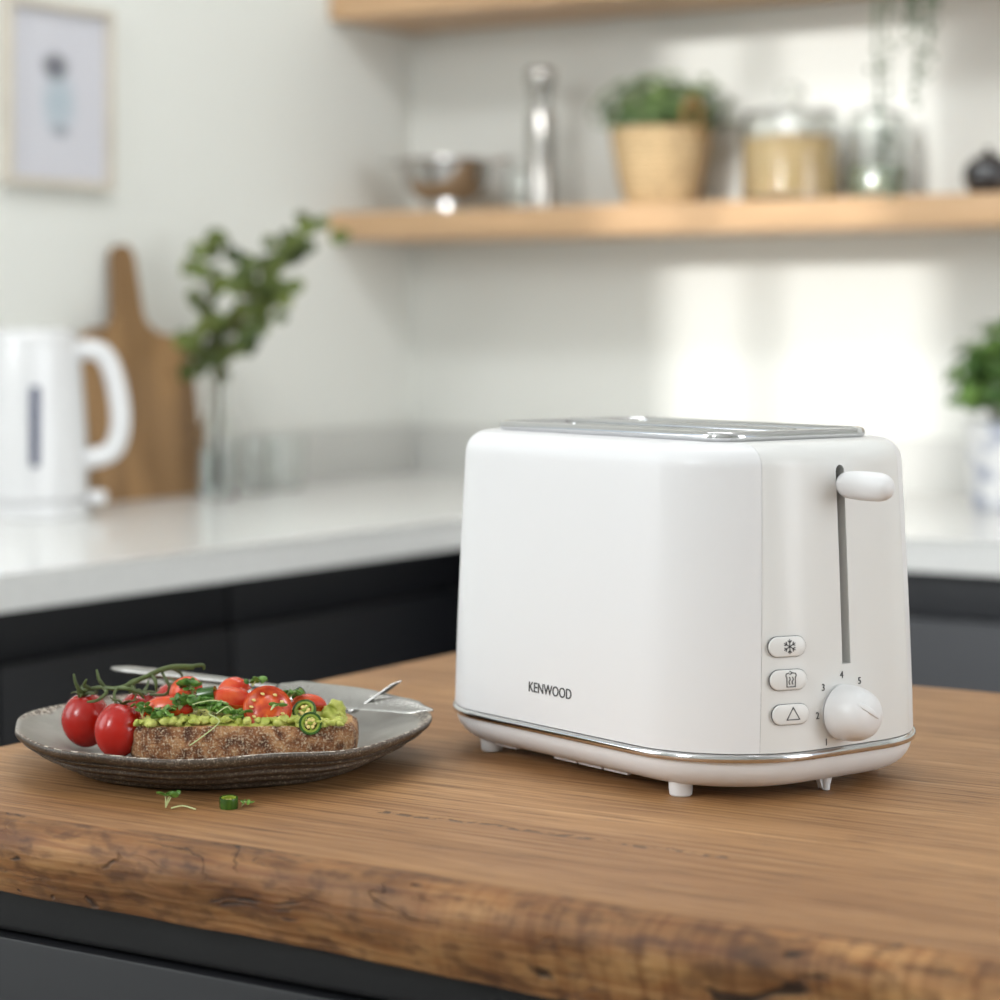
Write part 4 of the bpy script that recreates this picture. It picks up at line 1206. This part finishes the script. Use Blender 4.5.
# ---- picture on the left wall
pf = thing('framed_picture', 'pale framed print with a soft blue-grey blot, hanging on the left wall', 'picture', (WX + 0.002, 2.499, 1.473))
bm = bmesh.new()
PW, PH, PT = 0.108, 0.130, 0.012
for (a0, a1, b0, b1) in ((-PW, PW, PH - PT, PH), (-PW, PW, -PH, -PH + PT), (-PW, -PW + PT, -PH + PT, PH - PT), (PW - PT, PW, -PH + PT, PH - PT)):
    box(bm, 0, 0.018, a0, a1, b0, b1)
new_obj('frame', bm, M['frame'], pf, False)
def print_material():
    m = bpy.data.materials.new('abstract_print'); m.use_nodes = True
    nt = m.node_tree; N, L_ = nt.nodes, nt.links; b = N['Principled BSDF']
    tc = N.new('ShaderNodeTexCoord'); sx = N.new('ShaderNodeSeparateXYZ'); L_.new(tc.outputs['Object'], sx.inputs[0])
    def blot(cy, cz, ry, rz):
        dy = mathn(nt, 'POWER', mathn(nt, 'DIVIDE', mathn(nt, 'SUBTRACT', sx.outputs[1], cy), ry), 2.0)
        dz = mathn(nt, 'POWER', mathn(nt, 'DIVIDE', mathn(nt, 'SUBTRACT', sx.outputs[2], cz), rz), 2.0)
        d = mathn(nt, 'ADD', mathn(nt, 'ADD', dy, dz), mathn(nt, 'MULTIPLY', noise_node(nt, tc.outputs['Object'], 60.0, 3), 0.5))
        return mathn(nt, 'SUBTRACT', 1.25, d, True)
    col = mixc(nt, blot(0.002, -0.010, 0.040, 0.055), hexc(208, 208, 216), hexc(176, 190, 200))
    col = mixc(nt, mathn(nt, 'MULTIPLY', blot(-0.005, 0.040, 0.032, 0.024), 0.9), col, hexc(60, 62, 74))
    col = mixc(nt, mathn(nt, 'MULTIPLY', blot(0.006, -0.050, 0.024, 0.012), 0.6), col, hexc(120, 122, 134))
    L_.new(col, b.inputs['Base Color']); b.inputs['Roughness'].default_value = 0.5
    return m
new_obj('print', boxbm(0.002, 0.008, -PW + PT, PW - PT, -PH + PT, PH - PT), print_material(), pf, False)

# ---- things on the shelf (top at z 1.333)
ST = 1.3333
co = thing('colander', 'small stainless steel colander bowl with side handles, at the left of the shelf', 'colander', (-2.195, 3.245, ST), R(10))
co.scale = (1.08, 1.08, 1.0)
bm = bmesh.new()
lathe(bm, [(0, 0.014), (0.030, 0.015), (0.050, 0.028), (0.064, 0.050), (0.0715, 0.080), (0.076, 0.083), (0.0755, 0.085), (0.0700, 0.081), (0.0625, 0.051), (0.0485, 0.0295), (0.029, 0.0165), (0, 0.0155)], 56)
new_obj('bowl', bm, M['steel_dark'], co)
bm = bmesh.new(); lathe(bm, [(0.036, 0.0), (0.038, 0.0), (0.034, 0.018), (0.032, 0.018), (0.036, 0.0)], 40); new_obj('foot_ring', bm, M['steel_dark'], co)
for s in (-1, 1):
    bm = bmesh.new(); tube(bm, smooth_path([(s * 0.070, -0.024, 0.079), (s * 0.098, -0.020, 0.083), (s * 0.106, 0, 0.084), (s * 0.098, 0.020, 0.083), (s * 0.070, 0.024, 0.079)], 5), 0.0026, 8)
    new_obj('handle', bm, M['steel'], co)
ml = thing('pepper_mill', 'tall polished steel pepper mill standing on the shelf', 'pepper mill', (-2.011, 3.24, ST))
bm = bmesh.new(); lathe(bm, [(0, 0), (0.0225, 0), (0.0225, 0.150), (0.0205, 0.154), (0.0, 0.154)], 40); new_obj('body', bm, M['mill_steel'], ml)
bm = bmesh.new(); lathe(bm, [(0, 0.1545), (0.0185, 0.1545), (0.0165, 0.166), (0.0195, 0.174), (0.0185, 0.188), (0.021, 0.196), (0.0235, 0.202), (0.0235, 0.218), (0.020, 0.223), (0, 0.224)], 40); new_obj('grinder_top', bm, M['mill_steel'], ml)
o = new_obj('glass_jar', vessel([(0, 0), (0.026, 0), (0.028, 0.004), (0.028, 0.070), (0.025, 0.074)], [(0.023, 0.074), (0.0262, 0.068), (0.0262, 0.006), (0.0, 0.005)]), M['glass'], loc=(-2.080, 3.295, ST))
tag(o, 'small clear glass jar between the colander and the pepper mill', 'jar')

bk = thing('basket_planter', 'woven seagrass basket pot of green herb leaves on the shelf', 'potted plant', (-1.805, 3.262, ST), YAW)
bm = bmesh.new()
def wob2(a, r, z): return r, z
pr = [(0, 0.0), (0.050, 0.0)]
for k in range(13):
    z = 0.004 + k * 0.0092; r = 0.054 + 0.025 * (k / 12) ** 0.7
    pr += [(r, z), (r + 0.0028, z + 0.0046)]
pr += [(0.079, 0.120), (0.073, 0.120), (0.070, 0.100), (0, 0.100)]
lathe(bm, pr, 56); new_obj('basket', bm, M['rope'], bk)
bm = bmesh.new()
tube(bm, smooth_path([(0.035, -0.066, 0.105), (0.030, -0.074, 0.140), (0.042, -0.074, 0.162), (0.056, -0.070, 0.140), (0.052, -0.060, 0.105)], 6), 0.0042, 8); new_obj('handle', bm, mat('dark_rope', hexc(140, 108, 66), 0.8), bk)
bm = bmesh.new(); lathe(bm, [(0, 0.101), (0.069, 0.101), (0.06, 0.108), (0, 0.11)], 32); new_obj('soil', bm, M['soil'], bk)
def herb(parent, cx, cz, rx, ry, rz, n_, lr, seed_, m, name='foliage'):
    rn = random.Random(seed_); bm = bmesh.new(); st = bmesh.new()
    for i in range(n_):
        a = rn.uniform(0, 2 * PI); b = rn.uniform(-0.25, 1.0); q = rn.uniform(.5, 1.0)
        d = Vector((math.cos(a) * math.sqrt(max(0, 1 - b * b)) * rx * q, math.sin(a) * math.sqrt(max(0, 1 - b * b)) * ry * q, b * rz * q))
        c = Vector((cx, 0, cz)) + d
        leaf_blob(bm, c, lr * rn.uniform(.6, 1.2), (d.x + rn.gauss(0, .03), d.y - 0.02, d.z + 0.03 + rn.gauss(0, .03)), 6, 0.2, 0.7)
        if i % 12 == 0: tube(st, [Vector((cx + d.x * .2, d.y * .2, cz - rz * .8)), Vector((cx + d.x * .5, d.y * .5, cz)), c], 0.001, 4)
    new_obj(name, bm, m, parent, False); new_obj('stems', st, M['vine'], parent)['kind'] = 'stuff'
herb(bk, 0.006, 0.138, 0.118, 0.070, 0.074, 680, 0.009, 3, M['herb'])

j1 = thing('storage_jar', 'wide glass storage jar of beige dried oats with a glass lid', 'jar', (-1.582, 3.262, ST))
new_obj('jar', vessel([(0, 0), (0.072, 0), (0.076, 0.005), (0.076, 0.118), (0.070, 0.128)], [(0.067, 0.128), (0.0725, 0.116), (0.0725, 0.008), (0.0, 0.007)]), M['glass'], j1)
bm = bmesh.new(); lathe(bm, [(0, 0.0085), (0.0715, 0.0085), (0.0715, 0.094), (0.060, 0.098), (0.02, 0.102), (0.0, 0.103)], 48); c_ = new_obj('dried_oats', bm, M['grain'], j1); c_['kind'] = 'stuff'
bm = bmesh.new(); lathe(bm, [(0, 0.1285), (0.071, 0.1285), (0.071, 0.134), (0.035, 0.143), (0.010, 0.146), (0.009, 0.150), (0.019, 0.158), (0.021, 0.168), (0.014, 0.177), (0, 0.180)], 48); new_obj('lid', bm, M['glass'], j1)
j2 = thing('storage_jar', 'tall clear glass jar right of the oats jar, behind the trailing leaves', 'jar', (-1.455, 3.292, ST))
new_obj('jar', vessel([(0, 0), (0.044, 0), (0.047, 0.004), (0.047, 0.110), (0.040, 0.125)], [(0.0375, 0.125), (0.0445, 0.109), (0.0445, 0.007), (0.0, 0.006)]), M['glass'], j2)
bm = bmesh.new(); lathe(bm, [(0, 0.1255), (0.041, 0.1255), (0.041, 0.130), (0.012, 0.137), (0.014, 0.148), (0.0, 0.153)], 40); new_obj('lid', bm, M['glass'], j2)
bm = bmesh.new(); lathe(bm, [(0, 0.0075), (0.0435, 0.0075), (0.0435, 0.052), (0.0, 0.056)], 40); c_ = new_obj('dried_herbs', bm, mat('dried_herbs', hexc(150, 156, 136), 0.8, col2=hexc(104, 112, 88), vscale=150, bump=.6, bscale=120), j2); c_['kind'] = 'stuff'
bp_ = thing('black_pot', 'small round glossy black pot at the right edge of the shelf', 'pot', (-1.256, 3.222, ST))
bm = bmesh.new(); lathe(bm, [(0, 0), (0.022, 0), (0.031, 0.008), (0.036, 0.024), (0.034, 0.040), (0.026, 0.050), (0.018, 0.053), (0.0, 0.053)], 48); new_obj('body', bm, M['blackpot'], bp_)
bm = bmesh.new(); lathe(bm, [(0, 0.0535), (0.019, 0.0535), (0.014, 0.058), (0.004, 0.060), (0.006, 0.066), (0.0, 0.069)], 32); new_obj('lid', bm, M['blackpot'], bp_)

# ---- trailing plant on the upper shelf
tr = thing('trailing_plant', 'trailing plant hanging down from the upper shelf in thin leafy strands', 'potted plant', (-1.400, 3.199, 1.6923), YAW)
bm = bmesh.new(); lathe(bm, [(0, 0), (0.035, 0), (0.048, 0.075), (0.044, 0.075), (0.040, 0.065), (0, 0.065)], 32); new_obj('pot', bm, M['white'], tr)
rn = random.Random(9)
lf = bmesh.new()
for (x0, x1, zb, n_, dn) in ((-0.030, -0.046, -0.075, 1, 10), (-0.005, -0.012, -0.235, 1, 26), (0.012, 0.004, -0.16, 1, 26), (0.026, 0.030, -0.200, 1, 55), (0.034, 0.040, -0.165, 1, 60), (0.014, 0.022, -0.24, 1, 22), (-0.030, -0.022, -0.30, 1, 20), (-0.030, -0.010, -0.37, 1, 16), (0.05, 0.058, -0.075, 1, 14)):
    y1 = -0.092
    p = smooth_path([(x0 * .5, -0.02, 0.07), (x0 * .9, -0.065, 0.070), (x0, y1, 0.0), ((x0 + x1) / 2 + rn.uniform(-.01, .01), y1 - 0.004, zb * .5), (x1, y1, zb)], 8)
    bm = bmesh.new(); tube(bm, p, 0.0010, 5); new_obj('strand', bm, M['trail'], tr)
    m_ = len(p)
    for i in range(dn):
        k = rn.uniform(0.45, 1) * (m_ - 1); q = p[int(k)]
        leaf_blob(lf, q + Vector((rn.gauss(0, .006), rn.gauss(0, .006), rn.gauss(0, .006))), rn.uniform(.003, .0062), (rn.gauss(0, 1), -1, rn.gauss(0, 1)), 6)
new_obj('leaves', lf, M['trail'], tr, False)

# ---- pot plant on the back worktop
rp = thing('potted_plant', 'leafy green plant in a white patterned pot on the back worktop, right edge', 'potted plant', (-1.178, 3.10, 0.9003), YAW)
bm = bmesh.new(); lathe(bm, [(0, 0), (0.048, 0), (0.052, 0.004), (0.060, 0.118), (0.057, 0.120), (0.054, 0.108), (0, 0.105)], 56)
def pot_material():
    m = bpy.data.materials.new('patterned_pot'); m.use_nodes = True
    nt = m.node_tree; b = nt.nodes['Principled BSDF']; tc = nt.nodes.new('ShaderNodeTexCoord')
    n = noise_node(nt, tc.outputs['Object'], 26.0, 2)
    r = ramp(nt.nodes, [(0.42, hexc(176, 180, 192)), (0.5, hexc(230, 230, 230))]); nt.links.new(n, r.inputs[0])
    nt.links.new(r.outputs[0], b.inputs['Base Color']); b.inputs['Roughness'].default_value = 0.4
    return m
new_obj('pot', bm, pot_material(), rp)
bm = bmesh.new(); lathe(bm, [(0, 0.104), (0.0535, 0.1075), (0, 0.112)], 32); new_obj('soil', bm, M['soil'], rp)
herb(rp, 0.0, 0.160, 0.085, 0.07, 0.105, 460, 0.014, 8, mat('bush_leaf', hexc(104, 138, 62), 0.5, col2=hexc(50, 84, 34), vscale=25))
